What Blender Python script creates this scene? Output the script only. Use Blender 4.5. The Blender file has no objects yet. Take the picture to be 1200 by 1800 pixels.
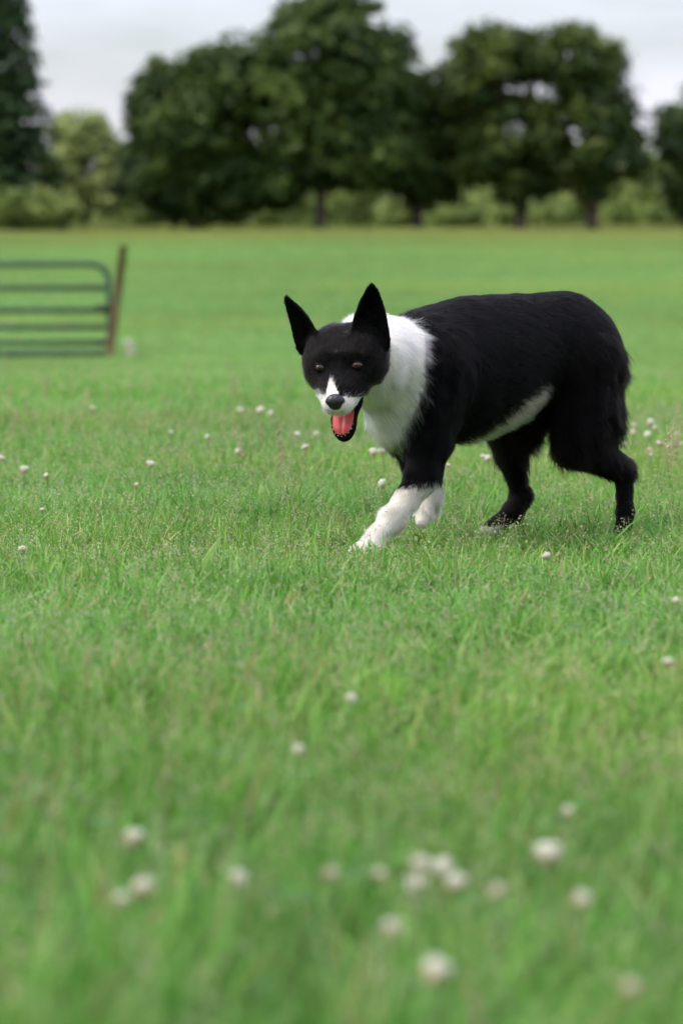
import bpy, bmesh, math, random
import numpy as np
from mathutils import Vector, Matrix

# ------------------------------------------------------------------ camera, sky, sun, exposure
sc = bpy.context.scene
COL = sc.collection
CAM_Z = 0.56
F_PX = 6300.0                       # focal length in pixels of the 1200 x 1800 photograph
PITCH = math.atan(440.0 / F_PX)

cam_data = bpy.data.cameras.new('camera')
cam_data.sensor_fit = 'VERTICAL'
cam_data.sensor_height = 36.0
cam_data.lens = F_PX / 1800.0 * 36.0
cam_data.clip_start = 0.05
cam_data.clip_end = 6000.0
cam_data.dof.use_dof = True
cam_data.dof.focus_distance = 6.98
cam_data.dof.aperture_fstop = 5.0
cam = bpy.data.objects.new('camera', cam_data)
cam.location = (0, 0, CAM_Z)
cam.rotation_euler = (math.pi / 2 - PITCH, 0, 0)
COL.objects.link(cam)
sc.camera = cam

SUN_ELEV = math.radians(44)
SUN_AZ = math.radians(-104)           # from +Y (view direction) towards +X ; negative = left
world = bpy.data.worlds.new('World')
sc.world = world
world.use_nodes = True
wt = world.node_tree
wt.nodes.clear()
w_out = wt.nodes.new('ShaderNodeOutputWorld')
w_bg = wt.nodes.new('ShaderNodeBackground')
w_sky = wt.nodes.new('ShaderNodeTexSky')
w_sky.sky_type = 'NISHITA'
w_sky.sun_disc = False
w_sky.sun_elevation = SUN_ELEV
w_sky.sun_rotation = SUN_AZ
w_sky.air_density = 1.0
w_sky.dust_density = 1.5
w_tc = wt.nodes.new('ShaderNodeTexCoord')
w_map = wt.nodes.new('ShaderNodeMapping')
w_map.inputs['Scale'].default_value = (2.2, 2.2, 9.0)
w_noise = wt.nodes.new('ShaderNodeTexNoise')
w_noise.inputs['Scale'].default_value = 2.4
w_noise.inputs['Detail'].default_value = 5.0
w_noise.inputs['Roughness'].default_value = 0.55
w_ramp = wt.nodes.new('ShaderNodeValToRGB')
w_ramp.color_ramp.elements[0].position = 0.34
w_ramp.color_ramp.elements[0].color = (0.30, 0.30, 0.30, 1)
w_ramp.color_ramp.elements[1].position = 0.60
w_ramp.color_ramp.elements[1].color = (0.88, 0.88, 0.88, 1)
w_mix = wt.nodes.new('ShaderNodeMixRGB')
w_mix.inputs['Color2'].default_value = (8.6, 8.6, 9.9, 1)      # bright thin cloud, in the sky texture's own units
wt.links.new(w_tc.outputs['Generated'], w_map.inputs['Vector'])
wt.links.new(w_map.outputs['Vector'], w_noise.inputs['Vector'])
wt.links.new(w_noise.outputs['Fac'], w_ramp.inputs['Fac'])
wt.links.new(w_ramp.outputs['Color'], w_mix.inputs['Fac'])
wt.links.new(w_sky.outputs['Color'], w_mix.inputs['Color1'])
# thin overcast is brighter overhead than at the horizon (standard overcast distribution)
w_sep = wt.nodes.new('ShaderNodeSeparateXYZ'); wt.links.new(w_tc.outputs['Generated'], w_sep.inputs[0])
w_el = wt.nodes.new('ShaderNodeMath'); w_el.operation = 'MULTIPLY_ADD'; w_el.use_clamp = False
w_max = wt.nodes.new('ShaderNodeMath'); w_max.operation = 'MAXIMUM'; w_max.inputs[1].default_value = 0.0
wt.links.new(w_sep.outputs['Z'], w_max.inputs[0]); wt.links.new(w_max.outputs[0], w_el.inputs[0])
w_el.inputs[1].default_value = 1.25; w_el.inputs[2].default_value = 1.0
w_mul = wt.nodes.new('ShaderNodeVectorMath'); w_mul.operation = 'SCALE'
wt.links.new(w_mix.outputs['Color'], w_mul.inputs[0]); wt.links.new(w_el.outputs[0], w_mul.inputs['Scale'])
wt.links.new(w_mul.outputs['Vector'], w_bg.inputs['Color'])
w_bg.inputs['Strength'].default_value = 0.105
wt.links.new(w_bg.outputs['Background'], w_out.inputs['Surface'])

sun_d = bpy.data.lights.new('sun', 'SUN')
sun_d.energy = 2.6
sun_d.angle = math.radians(14)
sun_d.color = (1.0, 0.93, 0.82)
sun = bpy.data.objects.new('sun', sun_d)
sdir = Vector((math.sin(SUN_AZ) * math.cos(SUN_ELEV), math.cos(SUN_AZ) * math.cos(SUN_ELEV), math.sin(SUN_ELEV)))
sun.rotation_euler = sdir.to_track_quat('Z', 'Y').to_euler()
sun.location = (0, 0, 30)
COL.objects.link(sun)

sc.view_settings.view_transform = 'Standard'
sc.view_settings.look = 'None'
sc.view_settings.gamma = 1.0
sc.view_settings.use_curve_mapping = False
sc.view_settings.exposure = 0.26
sc.render.engine = 'CYCLES'
sc.cycles.use_denoising = True
sc.cycles.max_bounces = 8
sc.cycles.diffuse_bounces = 2
sc.cycles.glossy_bounces = 2
sc.cycles.transmission_bounces = 8
sc.cycles.adaptive_threshold = 0.03
sc.cycles.transparent_max_bounces = 8

# ------------------------------------------------------------------ helpers
rng = np.random.default_rng(11)
random.seed(5)
CP, SP = math.cos(PITCH), math.sin(PITCH)


def at(px, py, depth):
    """world point that the photograph shows at pixel (px, py), 'depth' metres along +Y"""
    u = (px - 600.0) / F_PX
    v = -(py - 900.0) / F_PX
    y = CP + v * SP
    z = -SP + v * CP
    k = depth / y
    return np.array([u * k, depth, CAM_Z + z * k])


KN = np.array([[-50, -.025], [0, -.025], [8, -.025], [14, -.05], [20, -.14], [28, -.32], [40, -.53], [55, -.5], [80, -.06], [120, .82],
               [160, 1.78], [220, 2.7], [500, 4.0], [3000, 4.0]], float)


def _pchip(xq):
    x, y = KN[:, 0], KN[:, 1]
    h = np.diff(x)
    dl = np.diff(y) / h
    m = np.zeros_like(y)
    for i in range(1, len(x) - 1):
        if dl[i - 1] * dl[i] > 0:
            w1, w2 = 2 * h[i] + h[i - 1], h[i] + 2 * h[i - 1]
            m[i] = (w1 + w2) / (w1 / dl[i - 1] + w2 / dl[i])
    xq = np.clip(np.asarray(xq, float), x[0], x[-1] - 1e-6)
    i = np.clip(np.searchsorted(x, xq, side='right') - 1, 0, len(x) - 2)
    t = (xq - x[i]) / h[i]
    return ((1 + 2 * t) * (1 - t) ** 2 * y[i] + t * (1 - t) ** 2 * h[i] * m[i]
            + t * t * (3 - 2 * t) * y[i + 1] + t * t * (t - 1) * h[i] * m[i + 1])


def ground(x, y):
    x = np.asarray(x, float); y = np.asarray(y, float)
    z = _pchip(y)
    f = np.clip((y - 9) / 20, 0, 1)
    z = z + f * (0.05 * np.sin(x * 0.31 + 1.0) * np.sin(y * 0.17 + .4))
    z = z + 0.008 * np.sin(x * 3.1 + 2 * np.sin(y * 1.1)) * np.sin(y * 2.3 + 1.2)
    return z


def tag(o, label=None, cat=None, group=None, kind=None):
    if label: o['label'] = label
    if cat: o['category'] = cat
    if group: o['group'] = group
    if kind: o['kind'] = kind
    return o


def empty(name, loc):
    o = bpy.data.objects.new(name, None)
    o.empty_display_size = 0.1
    o.location = loc
    COL.objects.link(o)
    return o


def link(name, mesh, parent=None, mat=None, smooth=True):
    """mesh in world coordinates -> object, kept in place under its parent"""
    o = bpy.data.objects.new(name, mesh)
    COL.objects.link(o)
    if mat is not None:
        mesh.materials.clear()
        mesh.materials.append(mat)
    if smooth and hasattr(mesh, 'polygons') and len(mesh.polygons):
        mesh.polygons.foreach_set('use_smooth', np.ones(len(mesh.polygons), bool))
    if parent is not None:
        o.parent = parent
        o.matrix_parent_inverse = Matrix.Translation(-Vector(parent.location)) if parent.parent is None else Matrix.Identity(4)
    return o


def np_mesh(name, verts, faces, attrs=None):
    """faces: (n,3) or (n,4) int array (or list of arrays)"""
    me = bpy.data.meshes.new(name)
    verts = np.asarray(verts, np.float32)
    groups = [np.asarray(f, np.int32) for f in (faces if isinstance(faces, list) else [faces]) if len(f)]
    nl = sum(g.size for g in groups)
    npoly = sum(len(g) for g in groups)
    me.vertices.add(len(verts)); me.vertices.foreach_set('co', verts.ravel())
    me.loops.add(nl); me.loops.foreach_set('vertex_index', np.concatenate([g.ravel() for g in groups]))
    me.polygons.add(npoly)
    tot = np.concatenate([np.full(len(g), g.shape[1]) for g in groups])
    start = np.concatenate([[0], np.cumsum(tot)[:-1]])
    me.polygons.foreach_set('loop_start', start.astype(np.int32))
    try:
        me.polygons.foreach_set('loop_total', tot.astype(np.int32))
    except Exception:
        pass
    me.update(calc_edges=True)
    for k, v in (attrs or {}).items():
        v = np.asarray(v, np.float32)
        if v.ndim == 1:
            a = me.attributes.new(k, 'FLOAT', 'POINT'); a.data.foreach_set('value', v)
        elif v.shape[1] == 4:
            a = me.attributes.new(k, 'FLOAT_COLOR', 'POINT'); a.data.foreach_set('color', v.ravel())
        else:
            a = me.attributes.new(k, 'FLOAT_VECTOR', 'POINT'); a.data.foreach_set('vector', v.ravel())
    return me


def tube(points, radii, seg=10, caps=True):
    """swept tube through points; returns verts, list of faces arrays"""
    P = np.asarray(points, float)
    R = np.broadcast_to(np.asarray(radii, float), (len(P),))
    T = np.gradient(P, axis=0)
    T /= np.linalg.norm(T, axis=1)[:, None] + 1e-12
    up = np.array([0, 0, 1.0]) if abs(T[0][2]) < .9 else np.array([1.0, 0, 0])
    V = []
    for i in range(len(P)):
        a = np.cross(T[i], up); a /= np.linalg.norm(a) + 1e-12
        b = np.cross(a, T[i]); up = b
        ang = np.linspace(0, 2 * np.pi, seg, endpoint=False)
        V.append(P[i] + R[i] * (np.cos(ang)[:, None] * a + np.sin(ang)[:, None] * b))
    n = len(P)
    V = np.concatenate(V)
    F = []
    for i in range(n - 1):
        for j in range(seg):
            k = (j + 1) % seg
            F.append((i * seg + j, i * seg + k, (i + 1) * seg + k, (i + 1) * seg + j))
    tri = []
    if caps:
        V = np.concatenate([V, P[:1], P[-1:]])
        a, b = len(V) - 2, len(V) - 1
        for j in range(seg):
            k = (j + 1) % seg
            tri.append((a, k, j)); tri.append((b, (n - 1) * seg + j, (n - 1) * seg + k))
    return V, [np.array(F), np.array(tri)] if tri else [np.array(F)]


class MB:
    """collects verts / faces"""
    def __init__(self): self.v = []; self.q = []; self.t = []; self.n = 0; self.c = []
    def add(self, v, faces, col=None):
        v = np.asarray(v, float)
        for f in (faces if isinstance(faces, list) else [faces]):
            f = np.asarray(f)
            if len(f) == 0: continue
            (self.q if f.shape[1] == 4 else self.t).append(f + self.n)
        self.v.append(v); self.n += len(v)
        if col is not None:
            self.c.append(np.broadcast_to(np.asarray(col, float), (len(v), 4)))
    def mesh(self, name):
        fs = []
        if self.q: fs.append(np.concatenate(self.q))
        if self.t: fs.append(np.concatenate(self.t))
        return np_mesh(name, np.concatenate(self.v), fs, {'col': np.concatenate(self.c)} if self.c else None)


def ball(center, radii, nu=12, nv=8, rot=None):
    th = np.linspace(0, np.pi, nv + 1)[1:-1]
    ph = np.linspace(0, 2 * np.pi, nu, endpoint=False)
    v = [[0, 0, 1]]
    for t in th:
        for p in ph: v.append([math.sin(t) * math.cos(p), math.sin(t) * math.sin(p), math.cos(t)])
    v.append([0, 0, -1])
    v = np.array(v) * np.asarray(radii)
    if rot is not None: v = v @ np.asarray(rot).T
    v = v + np.asarray(center)
    q, t3 = [], []
    m = len(th)
    for i in range(m - 1):
        for j in range(nu):
            k = (j + 1) % nu
            q.append((1 + i * nu + j, 1 + (i + 1) * nu + j, 1 + (i + 1) * nu + k, 1 + i * nu + k))
    for j in range(nu):
        k = (j + 1) % nu
        t3.append((0, 1 + j, 1 + k)); t3.append((len(v) - 1, 1 + (m - 1) * nu + k, 1 + (m - 1) * nu + j))
    return v, [np.array(q), np.array(t3)]


# ------------------------------------------------------------------ materials
def new_mat(name):
    m = bpy.data.materials.new(name); m.use_nodes = True
    nt = m.node_tree
    return m, nt, nt.nodes['Principled BSDF'], nt.nodes['Material Output']


def attr_node(nt, name, kind='GEOMETRY'):
    a = nt.nodes.new('ShaderNodeAttribute'); a.attribute_name = name; a.attribute_type = kind
    return a


def noise_mat(name, c1, c2, scale, rough=.8, detail=4, bump=0.0, spec=.3, c3=None):
    m, nt, b, out = new_mat(name)
    tc = nt.nodes.new('ShaderNodeTexCoord')
    n = nt.nodes.new('ShaderNodeTexNoise'); n.inputs['Scale'].default_value = scale; n.inputs['Detail'].default_value = detail
    r = nt.nodes.new('ShaderNodeValToRGB')
    r.color_ramp.elements[0].position = .35; r.color_ramp.elements[1].position = .65
    r.color_ramp.elements[0].color = (*c1, 1); r.color_ramp.elements[1].color = (*c2, 1)
    if c3:
        e = r.color_ramp.elements.new(.75); e.color = (*c3, 1)
    nt.links.new(tc.outputs['Object'], n.inputs['Vector'])
    nt.links.new(n.outputs['Fac'], r.inputs['Fac'])
    nt.links.new(r.outputs['Color'], b.inputs['Base Color'])
    b.inputs['Roughness'].default_value = rough
    b.inputs['Specular IOR Level'].default_value = spec
    if bump:
        bp = nt.nodes.new('ShaderNodeBump'); bp.inputs['Strength'].default_value = bump
        nt.links.new(n.outputs['Fac'], bp.inputs['Height']); nt.links.new(bp.outputs['Normal'], b.inputs['Normal'])
    return m


def leaf_mat(name, c_dark, c_light, transl=.3, rough=.5, spec=.3, inst=False):
    """foliage: colour between two greens by the 'col' attribute (red channel), some light passes through"""
    m, nt, b, out = new_mat(name)
    a = attr_node(nt, 'shade')
    mix = nt.nodes.new('ShaderNodeMixRGB')
    mix.inputs['Color1'].default_value = (*c_dark, 1); mix.inputs['Color2'].default_value = (*c_light, 1)
    nt.links.new(a.outputs['Fac'], mix.inputs['Fac'])
    col = mix.outputs['Color']
    nt.links.new(col, b.inputs['Base Color'])
    b.inputs['Roughness'].default_value = rough
    b.inputs['Specular IOR Level'].default_value = spec
    t = nt.nodes.new('ShaderNodeBsdfTranslucent'); nt.links.new(col, t.inputs['Color'])
    ms = nt.nodes.new('ShaderNodeMixShader'); ms.inputs['Fac'].default_value = transl
    nt.links.new(b.outputs['BSDF'], ms.inputs[1]); nt.links.new(t.outputs['BSDF'], ms.inputs[2])
    nt.links.new(ms.outputs['Shader'], out.inputs['Surface'])
    return m


def vcol_mat(name, rough=.5, spec=.4, coat=0.0, sss=0.0):
    m, nt, b, out = new_mat(name)
    a = attr_node(nt, 'col')
    nt.links.new(a.outputs['Color'], b.inputs['Base Color'])
    b.inputs['Roughness'].default_value = rough
    b.inputs['Specular IOR Level'].default_value = spec
    b.inputs['Coat Weight'].default_value = coat
    b.inputs['Coat Roughness'].default_value = .08
    if sss:
        b.inputs['Subsurface Weight'].default_value = sss
        b.inputs['Subsurface Radius'].default_value = (.004, .0015, .001)
    return m


def grass_material(name):
    """blades: green by blade ('shade' attribute) and by tuft ('tint', stored on each instance)"""
    m, nt, b, out = new_mat(name)
    a = attr_node(nt, 'bcol')
    t = attr_node(nt, 'tint', 'INSTANCER')
    mul = nt.nodes.new('ShaderNodeMixRGB'); mul.blend_type = 'MULTIPLY'; mul.inputs['Fac'].default_value = 1
    nt.links.new(a.outputs['Color'], mul.inputs['Color1'])
    nt.links.new(t.outputs['Color'], mul.inputs['Color2'])
    nt.links.new(mul.outputs['Color'], b.inputs['Base Color'])
    b.inputs['Roughness'].default_value = .45
    b.inputs['Specular IOR Level'].default_value = .22
    tr = nt.nodes.new('ShaderNodeBsdfTranslucent'); nt.links.new(mul.outputs['Color'], tr.inputs['Color'])
    ms = nt.nodes.new('ShaderNodeMixShader'); ms.inputs['Fac'].default_value = .45
    nt.links.new(b.outputs['BSDF'], ms.inputs[1]); nt.links.new(tr.outputs['BSDF'], ms.inputs[2])
    nt.links.new(ms.outputs['Shader'], out.inputs['Surface'])
    return m


M_GRASS = grass_material('grass_blades')

# ------------------------------------------------------------------ ground
ys = np.concatenate([np.linspace(-6, 16, 111), np.linspace(16.5, 60, 88), np.linspace(62, 240, 90), np.geomspace(250, 2600, 24)])
xs = np.concatenate([-np.geomspace(2600, 70, 16), np.linspace(-60, -5, 56), np.linspace(-4.5, 4.5, 61), np.linspace(5, 60, 56), np.geomspace(70, 2600, 16)])
X, Y = np.meshgrid(xs, ys)
Z = ground(X, Y)
nx, ny = len(xs), len(ys)
idx = np.arange(nx * ny).reshape(ny, nx)
gf = np.stack([idx[:-1, :-1], idx[:-1, 1:], idx[1:, 1:], idx[1:, :-1]], -1).reshape(-1, 4)
gm, nt, b, out = new_mat('pasture_ground')
geo = nt.nodes.new('ShaderNodeNewGeometry')
n1 = nt.nodes.new('ShaderNodeTexNoise'); n1.inputs['Scale'].default_value = .12; n1.inputs['Detail'].default_value = 6
n2 = nt.nodes.new('ShaderNodeTexNoise'); n2.inputs['Scale'].default_value = 9.0; n2.inputs['Detail'].default_value = 5
r1 = nt.nodes.new('ShaderNodeValToRGB')
r1.color_ramp.elements[0].position = .3; r1.color_ramp.elements[0].color = (.075, .15, .024, 1)
r1.color_ramp.elements[1].position = .7; r1.color_ramp.elements[1].color = (.14, .23, .05, 1)
r2 = nt.nodes.new('ShaderNodeValToRGB')
r2.color_ramp.elements[0].position = .3; r2.color_ramp.elements[0].color = (.6, .62, .6, 1)
r2.color_ramp.elements[1].position = .7; r2.color_ramp.elements[1].color = (1, 1, 1, 1)
mm = nt.nodes.new('ShaderNodeMixRGB'); mm.blend_type = 'MULTIPLY'; mm.inputs['Fac'].default_value = 1
for n_ in (n1, n2): nt.links.new(geo.outputs['Position'], n_.inputs['Vector'])
nt.links.new(n1.outputs['Fac'], r1.inputs['Fac']); nt.links.new(n2.outputs['Fac'], r2.inputs['Fac'])
nt.links.new(r1.outputs['Color'], mm.inputs['Color1']); nt.links.new(r2.outputs['Color'], mm.inputs['Color2'])
gsep = nt.nodes.new('ShaderNodeSeparateXYZ'); nt.links.new(geo.outputs['Position'], gsep.inputs[0])
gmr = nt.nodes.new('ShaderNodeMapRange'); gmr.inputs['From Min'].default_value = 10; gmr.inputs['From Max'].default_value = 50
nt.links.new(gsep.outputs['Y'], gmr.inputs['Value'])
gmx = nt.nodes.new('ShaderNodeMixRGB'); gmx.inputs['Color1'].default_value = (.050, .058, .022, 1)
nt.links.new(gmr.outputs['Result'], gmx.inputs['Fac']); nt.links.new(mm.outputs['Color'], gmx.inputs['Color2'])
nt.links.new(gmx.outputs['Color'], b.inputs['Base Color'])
b.inputs['Roughness'].default_value = .95; b.inputs['Specular IOR Level'].default_value = .1
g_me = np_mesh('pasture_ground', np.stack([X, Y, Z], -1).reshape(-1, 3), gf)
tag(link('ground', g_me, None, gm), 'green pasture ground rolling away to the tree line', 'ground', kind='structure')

# ------------------------------------------------------------------ trees and shrubs
M_BARK = noise_mat('bark', (.05, .037, .028), (.13, .10, .08), 6.0, .9, bump=.5)
M_OAK = leaf_mat('broadleaf_foliage', (.026, .058, .012), (.125, .185, .034), .34, .5, .25)
M_OAK2 = leaf_mat('olive_foliage', (.025, .054, .011), (.135, .178, .032), .34, .5, .25)
M_SPRUCE = leaf_mat('conifer_foliage', (.012, .034, .010), (.040, .082, .020), .12, .6, .2)
M_PALE = leaf_mat('pale_willow_foliage', (.20, .27, .07), (.46, .52, .19), .35, .5, .3)
M_SHRUB = leaf_mat('shrub_foliage', (.14, .21, .045), (.34, .40, .11), .33, .5, .3)


def rand_unit(n, r):
    v = r.normal(size=(n, 3)); return v / np.linalg.norm(v, axis=1)[:, None]


def leaf_quads(P, N, size, r):
    """one folded leaf spray (two triangles) per point, facing about N"""
    n = len(P)
    t = rand_unit(n, r)
    a = np.cross(N, t); a /= np.linalg.norm(a, axis=1)[:, None] + 1e-9
    b_ = np.cross(N, a)
    s = (size * r.uniform(.6, 1.35, n))[:, None]
    w = s * r.uniform(.45, .75, n)[:, None]
    fold = N * s * r.uniform(-.15, .25, n)[:, None]
    v = np.stack([P - a * s, P + b_ * w + fold, P + a * s, P - b_ * w + fold], 1).reshape(-1, 3)
    f = np.arange(n * 4).reshape(n, 4)
    return v, f


def crown_mesh(name, lobes, clumps, per, clump_r, size, r, flat=.75):
    """lobes: (cx,cy,cz,rx,ry,rz) ; leaf clumps sit mostly towards each lobe's outside, with gaps between"""
    lob = np.array(lobes, float)
    vol = (lob[:, 3] * lob[:, 4] * lob[:, 5]) ** (2 / 3)
    pick = r.choice(len(lob), clumps, p=vol / vol.sum())
    d = rand_unit(clumps, r)
    rad = r.uniform(.45, 1.0, clumps) ** .55
    C = lob[pick, :3] + d * rad[:, None] * lob[pick, 3:]
    cr = clump_r * r.uniform(.55, 1.35, clumps)
    shade = np.clip(r.normal(.36, .30, clumps), 0, 1)
    k = np.repeat(np.arange(clumps), per)
    dd = rand_unit(len(k), r)
    q = r.uniform(.15, 1, len(k)) ** .6
    P = C[k] + dd * (q * cr[k])[:, None] * np.array([1.15, 1.15, flat])
    N = dd * .7 + np.array([0, 0, .45]) + rand_unit(len(k), r) * .55
    N /= np.linalg.norm(N, axis=1)[:, None]
    v, f = leaf_quads(P, N, size, r)
    sh = np.clip(shade[k] + r.normal(0, .16, len(k)), 0, 1)
    return np_mesh(name, v, f, {'shade': np.repeat(sh, 4)}), C


def limb_path(a, b_, r, n=6, wob=.08, sag=.0):
    t = np.linspace(0, 1, n)[:, None]
    L = np.linalg.norm(b_ - a)
    p = a + (b_ - a) * t + np.sin(t * np.pi) * np.array([0, 0, -sag * L])
    p[1:-1] += r.normal(0, wob * L * .5, (n - 2, 3))
    return p


def broadleaf(name, label, px, depth, lobes_px, mat, seed, clumps, per=34, clump_r=.75, size=.20, trunk_r=.22, fork=1.6, group=None, cat='tree', dry=3.0, stems=1):
    """lobes_px: (px, py, half width px, half height px, depth offset m, half depth m) read off the photograph"""
    r = np.random.default_rng(seed)
    s = depth / F_PX
    base = at(px, 400, depth); base[2] = float(ground(base[0], depth)) - .05
    root = empty(name, tuple(base))
    lobes = []
    for (lx, ly, hw, hh, dy, ry) in lobes_px:
        c = at(lx, ly, depth + dy)
        lobes.append((c[0], c[1], c[2], hw * s, ry, hh * s))
    cm, C = crown_mesh(name + '_crown', lobes, clumps, per, clump_r, size, r)
    # trunk, leader and limbs
    mb = MB()
    top = base + np.array([r.normal(0, .1), r.normal(0, .1), fork])
    v, f = tube([base + (0, 0, -.2), base + (0, 0, .12), base * .5 + top * .5, top], [trunk_r * 1.7, trunk_r * 1.2, trunk_r, trunk_r * .95], 10)
    mb.add(v, f)
    for l in lobes:
        c = np.array(l[:3])
        tgt = c + np.array([0, 0, l[5] * .35])
        v, f = tube(limb_path(top - (0, 0, .15), tgt, r, 7, .05), np.linspace(trunk_r * .75, .03, 7), 7)
        mb.add(v, f)
    # branches out to a share of the leaf clumps
    for c in C[r.choice(len(C), min(len(C), 60), replace=False)]:
        near = min(lobes, key=lambda l: np.sum((np.array(l[:3]) - c) ** 2))
        a = top * .35 + np.array(near[:3]) * .65 - np.array([0, 0, near[5] * .3])
        v, f = tube(limb_path(a, c, r, 5, .06), np.linspace(trunk_r * .22, .015, 5), 5, caps=False)
        mb.add(v, f)
    link('trunk', mb.mesh(name + '_trunk'), root, M_BARK)
    link('crown', cm, root, mat, smooth=False)
    tag(root, label, cat, group)
    return root


def conifer(name, label, px, depth, height, half_w, seed):
    r = np.random.default_rng(seed)
    base = at(px, 395, depth); base[2] = float(ground(base[0], depth)) - .05
    root = empty(name, tuple(base))
    v, f = tube([base + (0, 0, -.2), base + (0, 0, height * .5), base + (0, 0, height)], [.26, .16, .02], 9)
    mb = MB(); mb.add(v, f)
    PP, NN, SS = [], [], []
    z = .5
    while z < height - .3:
        k = 1 - z / height
        L = half_w * k ** .8 * (1 + .0 * z)
        nb = int(7 + 7 * k)
        a0 = r.uniform(0, 6.28)
        for j in range(nb):
            a = a0 + j * 6.283 / nb + r.normal(0, .18)
            l = L * r.uniform(.7, 1.12)
            d = np.array([math.cos(a), math.sin(a), 0])
            n = int(26 + 60 * k)
            t = r.uniform(.12, 1, n) ** .7
            sag = -.22 * l * t ** 1.6 + .12 * l * t ** 4
            side = np.cross(d, [0, 0, 1])
            w = r.normal(0, .16 + .10 * l * (1 - t), n)
            P = base + np.array([0, 0, z]) + d * (t * l)[:, None] + side * w[:, None] + np.stack([0 * t, 0 * t, sag + r.normal(0, .10, n) - .10 * np.abs(w)], 1)
            N = np.array([0, 0, .6]) + d * .5 + rand_unit(n, r) * .6
            PP.append(P); NN.append(N / np.linalg.norm(N, axis=1)[:, None])
            SS.append(np.clip(r.normal(.25 + .4 * t, .15), 0, 1))
            if j % 2 == 0:
                q = np.linspace(0, 1, 4)
                pts = base + np.array([0, 0, z]) + d * (q * l * .9)[:, None] + np.stack([0 * q, 0 * q, -.22 * l * q ** 1.6], 1)
                v, f = tube(pts, np.linspace(.05, .012, 4), 5, caps=False); mb.add(v, f)
        z += r.uniform(.28, .46)
    P, N, S = np.concatenate(PP), np.concatenate(NN), np.concatenate(SS)
    v, f = leaf_quads(P, N, .17, r)
    link('trunk', mb.mesh(name + '_trunk'), root, M_BARK)
    link('crown', np_mesh(name + '_crown', v, f, {'shade': np.repeat(S, 4)}), root, M_SPRUCE, smooth=False)
    tag(root, label, 'tree')


conifer('evergreen_tree', 'tall dark evergreen tree with drooping branches beside the pale willow', -8, 158, 17.0, 3.5, 3)
broadleaf('willow_tree', 'pale yellow-green bushy willow between the dark evergreen and the broad tree', 150, 168,
          [(150, 300, 74, 78, 0, 2.0), (140, 240, 48, 50, 0, 1.4), (200, 330, 36, 50, -.5, 1.3), (112, 340, 40, 46, -.4, 1.3)],
          M_PALE, 21, 210, per=52, clump_r=.55, size=.15, trunk_r=.10, fork=.6)
TG = 'dark broadleaf trees along the field edge'
broadleaf('broadleaf_tree', 'broad low dark tree with its crown sweeping down to the field', 345, 160,
          [(345, 230, 122, 118, 0, 3.4), (400, 150, 78, 72, 0, 2.6), (290, 305, 80, 80, -.4, 2.4), (395, 320, 92, 68, 0, 2.6), (285, 160, 44, 44, .3, 1.6), (270, 115, 16, 14, .2, .5)],
          M_OAK, 31, 380, per=66, trunk_r=.24, fork=1.0, group=TG)
broadleaf('broadleaf_tree', 'tallest dark broadleaf tree, brown trunk showing under its crown', 562, 159,
          [(560, 90, 104, 88, 0, 3.2), (640, 140, 96, 100, .2, 3.0), (500, 190, 90, 100, 0, 3.0), (580, 250, 120, 80, -.3, 3.0), (655, 265, 84, 72, 0, 2.6), (520, 35, 36, 34, 0, 1.4), (600, 20, 58, 40, 0, 1.6), (488, 310, 60, 56, .3, 2.2)],
          M_OAK, 41, 520, per=66, trunk_r=.26, fork=2.0, group=TG)
broadleaf('broadleaf_tree', 'dark tree with a flaring forked trunk next to the tallest tree', 735, 162,
          [(735, 265, 62, 78, 0, 2.4), (720, 190, 48, 62, .2, 2.0), (690, 300, 46, 40, 0, 1.8), (778, 300, 40, 42, 0, 1.7), (738, 338, 36, 22, 0, 1.0), (775, 235, 30, 48, .4, 1.5)],
          M_OAK, 51, 170, per=64, trunk_r=.30, fork=1.0, group=TG)
broadleaf('broadleaf_tree', 'round-topped tree with sky gaps in its crown and olive tips', 912, 160,
          [(868, 105, 70, 58, 0, 2.2), (820, 165, 52, 40, 0, 1.8), (900, 240, 92, 74, 0, 3.0), (850, 265, 66, 60, 0, 2.4), (938, 90, 48, 36, 0, 1.8), (912, 318, 46, 34, 0, 1.6), (800, 125, 24, 20, 0, 1.0)],
          M_OAK2, 61, 235, per=62, trunk_r=.28, fork=1.0, group=TG)
broadleaf('broadleaf_tree', 'round-topped tree leaning out over the olive shrub at the field edge', 1040, 160,
          [(1010, 110, 76, 58, 0, 2.4), (1050, 160, 52, 62, 0, 2.0), (1010, 240, 90, 74, 0, 3.0), (1075, 275, 56, 56, 0, 2.2), (1040, 325, 48, 36, 0, 1.6), (975, 300, 50, 44, 0, 1.8), (1085, 225, 30, 36, 0, 1.3)],
          M_OAK2, 71, 235, per=62, trunk_r=.28, fork=1.0, group=TG)
broadleaf('broadleaf_tree', 'dark tree beyond the olive shrub, only its edge in view', 1238, 163,
          [(1225, 250, 62, 60, 0, 2.4), (1200, 225, 34, 30, 0, 1.2), (1240, 330, 70, 60, 0, 2.4), (1178, 205, 14, 12, 0, .6), (1260, 170, 50, 60, 0, 2.0)],
          M_OAK, 81, 150, per=58, trunk_r=.2, fork=1.2, group=TG)
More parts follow.
